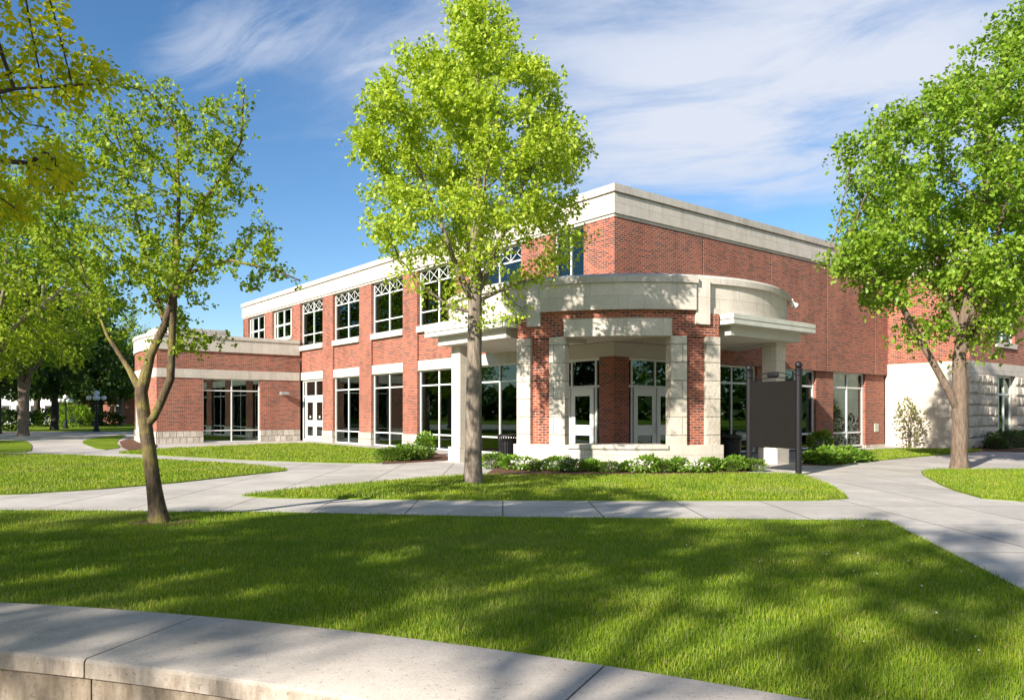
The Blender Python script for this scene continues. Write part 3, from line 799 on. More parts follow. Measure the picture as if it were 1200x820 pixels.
curved(basest,0,.66,.04,-.3,AA[:9]); curved(basest,0,.66,.04,-.3,AA[16:])
gm=MB(); curved(gm,.06,3.47,-.14,-.16,AA[8:17])
gw=MB()
for i in range(8,17,2): gw.sweep([(R0-.2,.0),(R0-.06,.0),(R0-.06,3.48),(R0-.2,3.48)],([AA[i]-.003,AA[i]+.003],arcL))
curved(gw,.0,.08,-.07,-.2,AA[8:17]); curved(gw,2.8,2.87,-.07,-.2,AA[8:17]); curved(gw,.63,.7,-.07,-.2,AA[8:17])
gwo=gw.build('window',M['white'],bld); gm.build('glass',M['glass'],gwo)
# parapet step and roof of the low wing
rf=MB(); rf.prism([(-.02,25.3),(-.02,34)]+[arcL(a,R0-.25) for a in reversed(AA)]+[(-7.4,25.3)],4.7,5.0); rf.build('wing_roof',M['steel'],bld)
stp=MB(); stp.prism([(-3.6,26.2),(-3.6,33)]+[arcL(a,R0-.6) for a in reversed(AA)]+[(-7.0,26.2)],5.0,6.22); stp.build('roof_parapet',M['coping'],bld)
window(FW,2.34,5.44,.02,3.48,-.14,[3.89],[.66,2.83])
wl.build('wing_wall',M['brick'],bld); wcap.build('wing_cornice',M['lime'],bld)
wall.build('wall',M['brick'],bld)
# --- main cornice and roof
def outline(d): return [(-d,-d),(18.73-d,-d),(18.73-d,-3.57-d),(41,-3.57-d),(41,34.5+d),(-d,34.5+d)]
mb=MB(); mb.prism(outline(.02),ZT+.002,8.06); mb.prism(outline(.07),8.06,8.70); mb.prism(outline(.03),8.70,8.745); mb.build('cornice',M['lime'],bld)
mb=MB(); mb.prism(outline(.13),8.745,8.99); mb.build('coping',M['coping'],bld)
mb=MB(); mb.box(.0,.3,34.15,34.5,0,ZT); mb.box(.3,41,34.15,34.5,0,ZT); mb.box(40.6,41,-3.57,34.15,0,ZT); mb.build('rear_wall',M['brick'],bld)
# --- interior seen through the glass
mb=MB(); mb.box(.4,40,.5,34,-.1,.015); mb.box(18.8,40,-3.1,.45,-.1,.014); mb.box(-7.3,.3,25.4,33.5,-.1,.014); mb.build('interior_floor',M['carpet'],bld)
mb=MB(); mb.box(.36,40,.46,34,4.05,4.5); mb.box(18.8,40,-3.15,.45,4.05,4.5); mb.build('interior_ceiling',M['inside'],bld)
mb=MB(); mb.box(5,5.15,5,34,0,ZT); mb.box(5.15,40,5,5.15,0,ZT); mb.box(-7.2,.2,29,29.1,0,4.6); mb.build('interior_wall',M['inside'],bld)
mb=MB()
def drape(F,s0,s1,z0,z1,d=-.75,amp=.05,per=.17):
    n_=int((s1-s0)/per*4); P=[(s0+(s1-s0)*i/n_, d+amp*math.sin(i*math.pi/2)) for i in range(n_+1)]
    mb=MB()
    for (a,da),(b,db) in zip(P,P[1:]): mb.face([F(a,da,z0),F(b,db,z0),F(b,db,z1),F(a,da,z1)])
    mb.build('curtain',M['drape'],bld)
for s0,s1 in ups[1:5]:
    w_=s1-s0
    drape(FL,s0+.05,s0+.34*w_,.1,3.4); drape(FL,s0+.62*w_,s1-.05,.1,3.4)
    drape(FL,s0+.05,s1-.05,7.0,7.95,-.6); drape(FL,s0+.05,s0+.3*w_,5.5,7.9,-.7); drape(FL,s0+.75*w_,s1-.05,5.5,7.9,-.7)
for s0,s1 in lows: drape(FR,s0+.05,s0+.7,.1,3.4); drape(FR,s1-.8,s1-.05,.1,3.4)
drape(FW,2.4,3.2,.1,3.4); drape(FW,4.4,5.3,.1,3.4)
# --- round porch
CX=CY=1.47; q2=math.sqrt(.5)
def ppos(a,r):
    return (CX+r*(-math.cos(a)*q2+math.sin(a)*q2), CY+r*(-math.cos(a)*q2-math.sin(a)*q2))
def arc(d0,d1,step=2.0):
    n_=max(2,int(abs(d1-d0)/step)); return [R(d0+(d1-d0)*i/n_) for i in range(n_+1)]
def ring(mb,d0,d1,r0,r1,z0,z1,step=2.0): mb.sweep([(r0,z0),(r0,z1),(r1,z1),(r1,z0)],(arc(d0,d1,step),ppos))
mb=MB(); ring(mb,-122,122,5.3,5.74,4.3,5.2); ring(mb,-121,121,5.3,5.80,4.3,4.52); mb.build('porch_parapet',M['lime'],bld,True,True)
mb=MB(); mb.sweep([(5.22,5.2),(5.22,5.46),(5.66,5.46),(5.84,5.36),(5.84,5.2)],(arc(-123,123),ppos)); mb.build('porch_coping',M['coping'],bld,True,True)
mb=MB(); ring(mb,-21,21,5.5,6.0,4.43,5.16); mb.build('front_parapet',M['lime'],bld,True,True)
mb=MB(); mb.sweep([(5.5,5.16),(5.5,5.37),(5.98,5.37),(6.06,5.33),(6.06,5.16)],(arc(-21.3,21.3),ppos)); mb.build('front_coping',M['coping'],bld,True,True)
mb=Pieces('parapet_block',M['lime'],bld,True)
for s_ in (-1,1): ring(mb,*sorted((s_*21.35,s_*25.5)),5.6,5.93,4.05,5.28,1.4)
mb=MB(); ring(mb,-21.3,21.3,5.34,5.84,4.2,4.43)
for s_ in (-1,1):
    ring(mb,*sorted((s_*21.3,s_*29)),5.34,5.835,3.72,4.36,1.5); ring(mb,*sorted((s_*14.6,s_*21.3)),5.34,5.84,3.72,4.2,1.5)
    ring(mb,*sorted((s_*14.8,s_*28.4)),5.34,5.78,.7,3.72,1.5)
mb.build('porch_brick',M['brick'],bld,True,True)
mb=MB(); ring(mb,-14.6,14.6,5.36,5.88,3.72,4.2); mb.build('front_lintel',M['lime'],bld,True,True)
mb=Pieces('pilaster',M['splitface'],bld,True)
for s_ in (-1,1):
    for a,b in ((14.3,18.7),(24.5,28.9)): 
        ring(mb,*sorted((s_*a,s_*b)),5.45,5.9,.72,3.716,1.3)
mb=MB(); ring(mb,-29.5,29.5,5.2,5.97,0,.625); 
for s_ in (-1,1): ring(mb,*sorted((s_*13.2,s_*29.5)),5.2,5.97,.625,.722)
mb.build('low_wall',M['ashlar'],bld,True,True)
mb=MB(); ring(mb,-13.15,13.15,5.14,6.02,.627,.74); mb.build('low_wall_cap',M['coping'],bld,True,True)
mb=MB(); mb.prism([ppos(-a,5.32) for a in arc(-180,179,4)],3.93,4.3); mb.build('porch_ceiling',M['soffit'],bld)
mb=MB(); mb.prism([ppos(-a,5.28) for a in arc(-180,179,4)],4.32,4.6); mb.build('porch_roof',M['steel'],bld)
for s_ in (-1,1):
    def mir(x0,x1,y0,y1): return (x0,x1,y0,y1) if s_>0 else (y0,y1,x0,x1)
    x0,x1,y0,y1=-.06,4.19,-4.57,-1.0
    c=MB(); c.box(*mir(x0,x1,y0,y1),4.08,4.2); c.box(*mir(x0+.04,x1-.04,y0+.04,y1),4.2,4.23); c.box(*mir(x0,x1,y0,y1),4.23,4.35)
    c.box(*mir(x0+.12,x1-.12,y0+.12,y1),4.35,4.385)
    co=c.build('canopy',M['canopy'],bld)
    c=MB(); c.box(*mir(x0+.32,x1-.32,y0+.32,y1),3.8,4.08); c.build('canopy_soffit',M['soffit'],co)
    # outer column with base block
    def mb_box(m,x,y,h,z0,z1): m.box(*mir(x-h,x+h,y-h,y+h),z0,z1)
    m=MB(); mb_box(m,3.5,-3.55,.25,.5,3.798); mc=m.build('column',M['ashlar'],bld); m=MB(); mb_box(m,3.5,-3.55,.33,0,.5); m.build('column_base',M['ashlar'],mc)
    m=MB(); m.tube([ (3.80,-3.35,.1) if s_>0 else (-3.35,3.80,.1), (3.80,-3.35,3.79) if s_>0 else (-3.35,3.80,3.79)],.05,8); m.build('downpipe',M['white'],bld)
mb=MB(); mb.prism([(-4.2,-4.2),(4.4,-4.2),(4.4,-.05),(-.05,-.05),(-.05,4.4),(-4.2,4.4)],.0,.014); mb.build('porch_floor',M['walk'],bld)

# fittings on the building
def W2(x,y,z): 
    c,s_=math.cos(TH),math.sin(TH); return (A[0]+x*c-y*s_,A[1]+x*s_+y*c,z)
t_=empty('wall_lamp',W2(-1.06,25,2.72),TH,'small grey shoebox lamp on the brick wall of the low wing','lamp')
m=MB(); m.box(-.06,.06,-.12,0,-.06,.06); m.build('bracket',M['steel'],t_)
m=MB(); m.prism([(-.24,-.42),(.24,-.42),(.24,-.12),(-.24,-.12)],-.09,.1); m.build('lamp_housing',M['steel'],t_,bevel=.03)
t_=empty('wall_plaque',W2(17.9,.14,.92),TH,'small square beige plaque low on the brick pier beside the limestone wall','plaque')
m=MB(); m.box(-.2,.2,-.03,-.001,-.2,.2); m.build('plate',M['soffit'],t_); m=MB(); m.box(-.15,.15,-.036,-.03,-.14,.12); m.build('plate_face',M['lime'],t_)
p=ppos(R(74),5.9); t_=empty('floodlight',W2(p[0],p[1],5.1),TH,'small white floodlight at the right end of the round parapet','floodlight')
m=MB(); m.tube([(0,0,-.1),(0,0,.16)],.035,8); m.build('stem',M['white'],t_); m=MB(); m.tube([(0,0,.05),(.13,-.06,-.05)],[.035,.09],10); m.build('lamp_head',M['white'],t_)


# ------------------------------------------------------------------ trees
k=.01926
linden=tree('linden_tree','tall upright young tree with bright yellow green leaves standing before the round porch','tree',(-.87,17.1),
  [[(0,0,0),(.0,0,1.3),(.02,0,2.6),(.03,0,4.1),(.05,.05,5.5),(.1,0,8),(.08,0,10.2)],
   [(.02,0,4.0),(-.35,-.15,4.8),(-.7,-.25,5.8),(-1.2,-.3,7.0)],[(.04,0,4.2),(.45,.15,5.2),(.95,.25,6.3),(1.3,.3,7.4)],
   [(.0,0,3.85),(-.55,-.2,4.0),(-1.05,-.35,4.35),(-1.6,-.4,5.0)],[(.03,0,4.4),(.2,-.6,5.4),(.3,-1.1,6.6)],[(.03,0,4.5),(-.15,.6,5.5),(-.3,1.2,6.8)],[(.04,0,4.1),(.9,.0,4.5),(1.6,.1,4.7)]],
  [(3.6,50*k,75*k),(4.0,95*k,100*k),(4.4,118*k,110*k),(5.14,126*k,132*k),(6.1,138*k,140*k),(7.07,146*k,140*k),(8.03,146*k,130*k),(9.0,104*k,98*k),(9.96,74*k,66*k),(10.8,32*k,30*k),(11.3,5*k,5*k)],
  1900,58000,.088,.205,M['leaf_linden'],M['bark_grey'],seed=3,D=.22,kill=.36,infl=1.6,spread=.12,freq=.8,thr=-.04,shell=.45,twig=4,cluster=5,droop=.3,r_tip=.006,low=(4.4,7.6,.14),prad=[(.205,.188,.172,.155,.12,.095,.065,.03),(.08,.05,.025),(.09,.055,.025),(.04,.03,.015),(.06,.03),(.06,.03),(.045,.02)])
k=.0242
tree('broad_tree','broad dense green tree with a forked trunk at the right edge of the picture','tree',(12.7,21.5),
  [[(0,0,0),(.0,0,1.7),(.02,.05,3.2),(.3,0,5),(.7,0,7.5),(1.0,0,10.5),(1.9,0,12.6)],
   [(-.02,0,1.6),(-.4,-.1,2.3),(-1.05,-.15,3.4),(-1.8,-.2,4.7),(-2.6,-.2,6.0)],[(.04,.02,3.3),(.8,.1,4.4),(1.8,.1,5.8),(2.8,.1,7.4)],
   [(.05,0,3.6),(.1,-.9,5),(.2,-1.7,7)],[(.05,0,3.6),(.2,1.0,5.2),(.3,2.0,7.4)],[(-1.8,-.2,4.7),(-2.9,-.3,5.6),(-3.8,-.3,6.3)]],
  [(3.0,20*k,60*k),(3.6,70*k,110*k),(4.3,98*k,135*k),(5.2,120*k,155*k),(6.0,150*k,160*k),(6.6,152*k,160*k),(7.3,140*k,165*k),(8.5,143*k,165*k),(9.5,128*k,160*k),(10.3,85*k,155*k),(11,38*k,150*k),(12.0,0,135*k),(13.2,-45*k,110*k),(14,-70*k,85*k)],
  1800,60000,.122,.235,M['leaf_green'],M['bark_tan'],seed=5,D=.26,kill=.42,infl=1.9,spread=.16,freq=.6,thr=-.2,shell=.42,twig=4,cluster=4,droop=.5,r_tip=.007,low=(3.4,5.4,.35),prad=[(.215,.205,.19,.17,.16,.14,.12,.1,.08,.05,.03),(.11,.1,.09,.07,.04),(.09,.06,.03)])
k=.0125
tree('apple_tree','slender leaning tree with a lichen covered trunk and sparse small leaves','tree',(-5.16,11.1),
  [[(0,0,0),(-.1,0,.65),(-.19,0,1.25),(-.27,0,1.9),(-.16,.05,2.45),(.05,.05,2.9),(.22,0,3.4),(.28,0,4.6),(.25,0,5.7)],
   [(-.18,0,1.35),(.02,-.05,1.72),(.2,-.1,2.1),(.23,-.12,2.55),(.35,-.3,3.3),(.9,-.4,4.1)],
   [(-.27,0,1.9),(-.5,.1,2.25),(-.85,.15,2.75),(-1.2,.2,3.6)],[(.05,.05,2.9),(-.3,.4,3.6),(-.7,.7,4.7),(-1.0,.8,5.8)],[(.25,0,3.6),(.9,.3,3.9),(1.6,.3,3.75),(1.95,.3,3.6)],
   [(.25,0,4.2),(.8,.1,5.0),(1.15,.1,5.6),(1.2,.1,6.4)]],
  [(2.45,20*k,85*k),(2.9,60*k,100*k),(3.4,125*k,120*k),(3.8,138*k,140*k),(4.3,140*k,140*k),(4.9,140*k,122*k),(5.5,135*k,98*k),(6.0,122*k,75*k),(6.4,108*k,35*k),(6.9,62*k,12*k)],
  900,18000,.06,.125,M['leaf_apple'],M['bark_lichen'],seed=11,D=.17,kill=.3,infl=1.3,spread=.06,freq=.95,thr=-.08,shell=.5,twig=3,cluster=6,droop=.1,r_tip=.0045,flare=1.45,prad=[(.112,.106,.10,.097,.09,.06,.055,.047,.04,.03,.02,.012),(.06,.056,.05,.04,.03,.018),(.055,.036,.02,.01),(.035,.015),(.03,.012),(.026,.01)])
tree('yellow_tree','tree with golden yellow leaves reaching in at the upper left edge','tree',(-6.25,4.5),
  [[(0,0,0),(.05,0,1.8),(.1,0,3.0),(.0,0,5),(.1,0,7)],[(.1,0,2.8),(1.2,.2,3.7),(2.2,.5,4.2),(2.9,.6,4.4),(3.4,.75,4.5)],[(.1,0,3.0),(-1,.5,4.2),(-2,.5,5.2)],[(.08,0,3.0),(.3,-1.0,4.3),(.5,-1.8,5.2)],[(.1,0,3.0),(.6,1.2,4.2),(1.1,2,5.0)],[(1.2,.2,3.7),(2.2,.3,3.9),(3.0,.6,3.9)]],
  [(3.1,1.2,2.6),(3.6,2.2,3.35),(4.2,2.6,3.5),(4.9,2.6,3.4),(5.6,2.6,3.0),(6.4,2.2,2.5),(7.2,1.6,1.8),(8.0,.5,.5)],
  2200,130000,.042,.13,M['leaf_yellow'],M['bark_dark'],seed=23,bz=-.62,D=.2,kill=.33,infl=1.6,spread=.07,freq=.7,thr=-1,twig=4,cluster=8,droop=.5)
# the trees beside the viewer whose shade lies over the front lawn
def plaza_tree(lab,base,seed,r_,n,zc,th,thr):
    z0=zc-th; p=[[(0,0,0),(.05,0,2.5),(.1,0,z0),(0,0,zc),(.1,0,zc+th)],[(.1,0,z0-1.5),(1.2,.3,z0+.2),(r_*.7,.4,zc)],[(.1,0,z0-1.2),(-1.2,.4,z0+.3),(-r_*.7,.6,zc)],[(.1,0,z0-1),(.3,-1.3,z0+.4),(.4,-r_*.7,zc)],[(.1,0,z0-.8),(.1,1.3,z0+.5),(.2,r_*.7,zc)]]
    return tree('plaza_tree',lab,'tree',base,p,[(z0-.3,r_*.45,r_*.45),(z0+.6,r_*.85,r_*.85),(zc,r_,r_),(zc+th*.6,r_*.75,r_*.75),(zc+th,r_*.2,r_*.2)],560,n,.22,.26,M['leaf_bg'],M['bark_grey'],seed=seed,bz=-.62,D=.4,kill=.7,infl=3,spread=.22,freq=.42,thr=thr,twig=3,cluster=4)
plaza_tree('tall high crowned shade tree standing left behind the viewer',(-14.6,-6.9),31,4.2,4500,11.2,2.0,.02)
plaza_tree('tall open shade tree on the plaza behind the viewer',(-8.5,-7.0),37,2.7,1900,10.6,1.8,.0)
plaza_tree('tall shade tree at the far left of the plaza',(-18.9,-5.4),39,2.6,2400,10.2,1.8,-.05)
# shade trees of the far left
def shade(seed,lab,pos,lmat,r=5.5,n=6500,leaf=.42,h=15,fork=True,z0=4.2):
    s_=h/15
    p=[[(0,0,0),(.05,0,2.6),(-.25,0,5),(-.6,0,8.5),(-.5,0,12*s_)],[(.05,0,2.5),(.6,.1,5.2),(1.2,.2,8.5),(1.5,.2,11*s_)],[(.0,0,3.2),(.6,1.6,6),(.8,3,8)],[(.0,0,3.6),(-.6,-1.8,6.2),(-.8,-3,8.2)],[(-.25,0,5),(-2.2,.2,7),(-4,.2,8.2)],[(.6,.1,5.2),(2.6,.2,7.2),(4.2,.2,8.4)]]
    return tree('shade_tree',lab,'tree',pos,p,[(z0,r*.45,r*.45),(z0+1.2,r*.85,r*.85),(7.5*s_,r,r),(10*s_,r*.95,r*.95),(12.5*s_,r*.7,r*.7),(h,r*.2,r*.2)],520,n,leaf,.36,lmat,M['bark_grey'] if fork else M['bark_dark'],seed=seed,D=.55,kill=.95,infl=4,spread=.38,freq=.3,thr=-.2,twig=4,cluster=5,r_tip=.02)
t1=shade(41,'big shade tree with a forked grey trunk at the far end of the left lawns',(-34.2,53),M['leaf_bg'],7.4,15000,.30,19)
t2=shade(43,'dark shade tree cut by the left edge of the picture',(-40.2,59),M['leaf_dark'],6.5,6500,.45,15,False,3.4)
def again(src,lab,x,y,rz,sc_=1.0):
    c=copy_tree(src); c.location=(x,y,0); c.rotation_euler=(0,0,rz); c.scale=(sc_,)*3; c['label']=lab; return c
def XY(px,Y): return ((px-600)/FP*Y,Y)
again(t2,'dark tree trunk just right of the big forked shade tree',*XY(64,74),1.1,.95)
again(t2,'dark tree between the two globe lamps',*XY(97,88),2.3,.9)
again(t1,'shade tree right of the nearer globe lamp in front of the far brick hall',*XY(142,99),2.9,.8)
again(t2,'dark tree behind the big shade tree beside the white house',*XY(24,97),3.4,.95)
again(t1,'shade tree left of the picture beside the long walk',-47,46,1.9,1.0)
shade(47,'bright green shade tree whose low boughs hang in at the left edge',(-30.2,43),M['leaf_lime'],6.4,17000,.22,17,True,3.4)
again(t2,'shade tree on the lawns far to the left facing the brick front',-46,22,4.1,1.0)
again(t2,'shade tree far left on the lawns beside the walk junction',-45,33,2.2,.95); again(t1,'shade tree right of the limestone wing front',47,28,3.2,.9)
again(t1,'shade tree on the lawns left of the viewer',-40,6,5.0,.95)
again(t1,'shade tree on the lawn far right facing the limestone wing',38,17,.7,.9)
again(t2,'shade tree to the right beyond the sidewalk',30,6,2.0,.8)
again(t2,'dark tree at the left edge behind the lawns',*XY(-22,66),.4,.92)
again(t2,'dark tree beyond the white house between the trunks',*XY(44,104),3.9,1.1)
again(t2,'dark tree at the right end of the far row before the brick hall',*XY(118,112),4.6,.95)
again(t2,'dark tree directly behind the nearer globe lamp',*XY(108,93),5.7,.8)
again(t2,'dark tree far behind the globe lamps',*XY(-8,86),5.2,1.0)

for i,(x,y) in enumerate([(-62,-42),(-38,-58),(-12,-52),(8,-40),(22,-36),(36,-28),(46,-12),(52,8),(-58,-14)]):
    again(t1 if i%2 else t2,['tall shade tree standing far behind the viewer to the left','tall shade tree far behind the viewer, second from the left','shade tree far behind the viewer','shade tree behind the viewer, middle of the row','shade tree behind the viewer, right of the middle','shade tree behind the viewer to the right','shade tree right of the sidewalk','shade tree right of the limestone wing','shade tree left of the plaza'][i],x,y,i*1.3,.95+.1*(i%3))
r=np.random.default_rng(77); nw=26000; a_=r.random(nw)*2*math.pi; d_=150+60*r.random(nw)
hh=np.array([9+5*noise.noise(Vector((math.cos(q)*9,math.sin(q)*9,1))) for q in a_])
pw=np.c_[d_*np.cos(a_),d_*np.sin(a_),hh*r.random(nw)**.7]
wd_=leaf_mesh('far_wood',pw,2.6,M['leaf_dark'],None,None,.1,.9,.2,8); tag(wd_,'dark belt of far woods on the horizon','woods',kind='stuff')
# ------------------------------------------------------------------ far buildings
def far_building(name,lab,x,y,w_,d_,h,wm_,nwin,storeys,roof=None,trim='white',rz=0):
    b=empty(name,(x,y,0),rz,lab,'building' if name!='house' else 'house')
    m=MB(); m.box(0,w_,0,d_,0,h); m.build('wall',wm_,b)
    if roof:
        m=MB(); m.face([(-.4,-.5,h),(w_+.4,-.5,h),(w_+.4,d_/2,h+roof),(-.4,d_/2,h+roof)]); m.face([(w_+.4,d_+.5,h),(-.4,d_+.5,h),(-.4,d_/2,h+roof),(w_+.4,d_/2,h+roof)])
        m.face([(-.0,0,h+.001),(0,d_/2,h+roof-.05),(0,d_,h+.001)]); m.face([(w_,0,h+.001),(w_,d_,h+.001),(w_,d_/2,h+roof-.05)]); m.build('roof',M['steel'],b)
    else:
        m=MB(); m.box(-.15,w_+.15,-.15,d_+.15,h+.002,h+.5); m.build('cornice',M['lime'],b)
    for st_ in range(storeys):
        z0=.9+st_*3.6
        for i in range(nwin):
            c=(i+.5)*w_/nwin
            m=MB(); m.box(c-.65,c-.55,-.08,-.004,z0,z0+1.9); m.box(c+.55,c+.65,-.08,-.004,z0,z0+1.9); m.box(c-.55,c+.55,-.08,-.004,z0,z0+.1); m.box(c-.55,c+.55,-.08,-.004,z0+1.8,z0+1.9); m.box(c-.55,c+.55,-.07,-.004,z0+.92,z0+.98)
            f_=m.build('window',M[trim],b); m=MB(); m.box(c-.56,c+.56,-.03,-.02,z0+.05,z0+1.85); m.build('glass',M['black'],f_)
    return b
far_building('house','white clapboard house far off between the dark trunks',-76.5,113,8.5,7,4.6,M['white'],4,1,2.6,'steel')
far_building('brick_hall','long red brick hall far off beyond the globe lamps',-66.5,118,32,12,7.6,M['brick'],9,2)

# ------------------------------------------------------------------ street furniture
def lamp():
    t_=empty('street_lamp',(0,0,0))
    m=MB(); m.lathe([(.3,0),(.3,.12),(.2,.18),(.17,.7),(.12,.8)],14); m.build('base',M['black'],t_,True)
    m=MB(); m.lathe([(.09,.8),(.07,2.7),(.1,2.74),(.1,2.8),(.04,2.9),(.04,3.1)],12); m.build('post',M['black'],t_,True)
    for i in range(4):
        a=i*math.pi/2+.35; c,s_=math.cos(a),math.sin(a)
        m=MB(); m.tube([(.06*c,.06*s_,2.55),(.3*c,.3*s_,2.5),(.55*c,.55*s_,2.58),(.58*c,.58*s_,2.72)],.028,6); ar=m.build('arm',M['black'],t_,True)
        m=MB(); m.sphere((.58*c,.58*s_,2.92),.21); m.build('globe',M['globe'],ar,True)
    m=MB(); m.sphere((0,0,3.33),.25); m.build('globe',M['globe'],t_,True)
    return t_
l0=lamp(); l0.location=(*XY(113,65.8),0); tag(l0,'nearer black lamp post with a cluster of white globes beside the curved walk','street lamp','globe street lamps')
l1=copy_tree(l0); l1.location=(*XY(77,80),0); l1.rotation_euler=(0,0,.6); l1['label']='farther globe lamp post in the shade between the dark trunks'

def trash(x,y,lab,n_=26):
    t_=empty('trash_can',(x,y,.014),0,lab,'trash can','black slatted trash cans')
    m=MB(); m.lathe([(.30,0),(.31,.03),(.28,.06)],24); m.build('base',M['black'],t_,True)
    m=MB(); m.lathe([(.235,.06),(.25,.8),(.22,.82)],20); m.build('liner',M['black'],t_,True)
    m=MB()
    for i in range(n_):
        a=2*math.pi*i/n_; c,s_=math.cos(a),math.sin(a); px_,py_=-s_*.022,c*.022
        prof=[(.295,.05),(.30,.45),(.305,.72),(.35,.88)]
        for (r0,z0),(r1,z1) in zip(prof,prof[1:]):
            for (ra,rb) in ((0,.008),):
                o=[((r0)*c-px_,(r0)*s_-py_,z0),((r0)*c+px_,(r0)*s_+py_,z0),((r1)*c+px_,(r1)*s_+py_,z1),((r1)*c-px_,(r1)*s_-py_,z1)]
                inn=[(p[0]-.01*c,p[1]-.01*s_,p[2]) for p in o]
                m.face(o); m.face(inn[::-1])
                for q in range(4): m.face([o[q],inn[q],inn[(q+1)%4],o[(q+1)%4]])
    m.build('slats',M['black'],t_)
    for z,r_ in ((.25,.3),(.66,.307)):
        m=MB(); m.tube([(r_*math.cos(i*math.pi/12),r_*math.sin(i*math.pi/12),z) for i in range(25)],.012,6,False); m.build('band',M['black'],t_,True)
    m=MB(); m.lathe([(.33,.87),(.365,.885),(.36,.91),(.30,.94),(.24,.95),(.24,.9),(.30,.88)],24); m.build('rim',M['black'],t_,True)
    return t_
trash(*XY(596,23.2),'black slatted trash can left of the porch pillars behind the dark round shrub')
trash(*XY(856,22.6),'black slatted trash can between the right porch pillar and the blank sign')

p1=Vector((6.54,20.9,0)); p2=Vector((7.36,19.46,0)); dv=p2-p1; ln=dv.length
sg=empty('sign_board',tuple(p1),math.atan2(dv.y,dv.x),'tall blank dark sign panel between two black posts with ball tops','sign')
for x in (0,ln):
    m=MB(); m.lathe([(.10,0),(.10,.03),(.08,.06),(.08,2.56),(.105,2.58),(.105,2.62),(.082,2.64),(.082,2.69),(.105,2.71),(.105,2.74),(.05,2.76)],14,(x,0,0)); po=m.build('post',M['black'],sg,True)
    m=MB(); m.sphere((x,0,2.835),.095); m.build('finial',M['black'],po,True)
m=MB(); m.box(.07,ln-.07,-.03,.03,.68,2.42); m.build('panel',M['panel'],sg,bevel=.008)
m=MB(); m.box(.06,ln-.06,-.024,.024,2.421,2.445); m.build('rail',M['black'],sg)
for h,b_ in ((.17,2.52),(.10,2.45)):
    m=MB(); m.tube([(.06+(ln-.12)*i/14,0,b_+h*math.sin(math.pi*i/14)) for i in range(15)],.014,6); m.build('arch_bar',M['black'],sg,True)
m=MB(); m.tube([(ln/2-.2,0,2.62),(ln/2-.14,0,2.62),(ln/2,0,2.62),(ln/2+.14,0,2.62),(ln/2+.2,0,2.62)],[.01,.075,.09,.075,.01],12); m.build('medallion',M['black'],sg,True)

# ------------------------------------------------------------------ shrubs
def bush(name,x,y,z,rx,ry,h,n_,leaf,mat,lab,cat='shrub',group=None,seed=1,up=.4,stems=True,flat=.6):
    r=np.random.default_rng(seed); t_=empty(name,(x,y,z),0,lab,cat,group)
    d=r.normal(size=(n_,3)); d/=np.linalg.norm(d,axis=1)[:,None]; rr=r.random(n_)**.33
    lump=np.array([1+.32*noise.noise(Vector(tuple(q*1.6))+Vector((seed*5.1,0,0))) for q in d])
    p=d*rr[:,None]*lump[:,None]*np.array([rx,ry,h/2]); p[:,2]+=h*.52; p[:,2]=np.maximum(p[:,2],.02)
    leaf_mesh('foliage',p,leaf,mat,t_,(0,0,h*.2),-up,.75,.2,seed)
    if stems:
        m=MB()
        for i in range(9):
            a=r.random()*6.28; e_=.75*r.random()
            m.tube([(0.05*math.cos(a),.05*math.sin(a),0),(rx*.4*e_*math.cos(a),ry*.4*e_*math.sin(a),h*.4),(rx*e_*math.cos(a),ry*e_*math.sin(a),h*.8)],[.012,.008,.004],4)
        m.build('stems',M['bark_dark'],t_)
    return t_
for i,(px,Y,sx,h,lab) in enumerate([(8,70,2.6,1.9,'dark shrub mass at the left edge before the white house'),(56,90,1.8,2.0,'dark shrub between the shade tree trunk and the farther globe lamp'),(85,86,2.2,2.6,'bushy green shrub beside the farther globe lamp'),(122,97,2.4,1.6,'low dark shrub before the far brick hall'),(-30,64,3,2,'dark shrub left of the picture edge'),(32,100,2.5,1.4,'low shrub in front of the white house')]):
    bush('shrub',*XY(px,Y),0,sx,1.6,h,900,.3,M['leaf_dark'] if i!=2 else M['leaf_bg'],lab,seed=60+i)
# along the porch wall
protoL=bush('shrub',0,0,0,.33,.33,.33,420,.11,M['leaf_shrub'],None,seed=2)
protoB=bush('boxwood',0,0,0,.32,.32,.30,900,.05,M['leaf_box'],None,seed=3)
ordw=['first','second','third','fourth','fifth','sixth','seventh','eighth','ninth','tenth']
row=[(-33.5,6.35,'B',1.22),(-27.5,6.4,'L',.95),(-23.5,6.35,'L',1.0),(-19.5,6.55,'B',.9),(-15,6.4,'L',.95),(-11,6.6,'B',1.0),(-6.5,6.35,'L',.85),(-2.2,6.5,'B',1.0),(2.5,6.4,'L',.8),(7,6.45,'L',1.05),(10.5,6.6,'B',.9),(14.5,6.35,'L',1.0),(19,6.6,'B',1.0),(23,6.4,'L',1.0),(27,6.65,'B',.92),(30,6.4,'L',.95),(34,6.6,'B',1.05)]
cntr={'L':0,'B':0}; used=set()
for i,(a,r_,kd,sc_) in enumerate(row):
    src=protoL if kd=='L' else protoB
    o=src if kd not in used else copy_tree(src)
    used.add(kd)
    x,y,_=W2(*ppos(R(a),r_),0); o.location=(x,y,.04); o.rotation_euler=(0,0,i*1.7); o.scale=(sc_*(1+.1*math.sin(i*2.1)),sc_,sc_*(1+.12*math.cos(i*1.3)))
    nth=ordw[cntr[kd]]; cntr[kd]+=1
    if i==0: lab='dark round clipped shrub in front of the left trash can'
    elif i==len(row)-1: lab='clipped round shrub at the right end of the porch bed by the right trash can'
    elif kd=='L': lab=nth+' leafy green shrub from the left along the low porch wall'
    else: lab=nth+' low clipped round shrub from the left along the low porch wall'
    tag(o,lab,'shrub','shrubs in the porch bed')
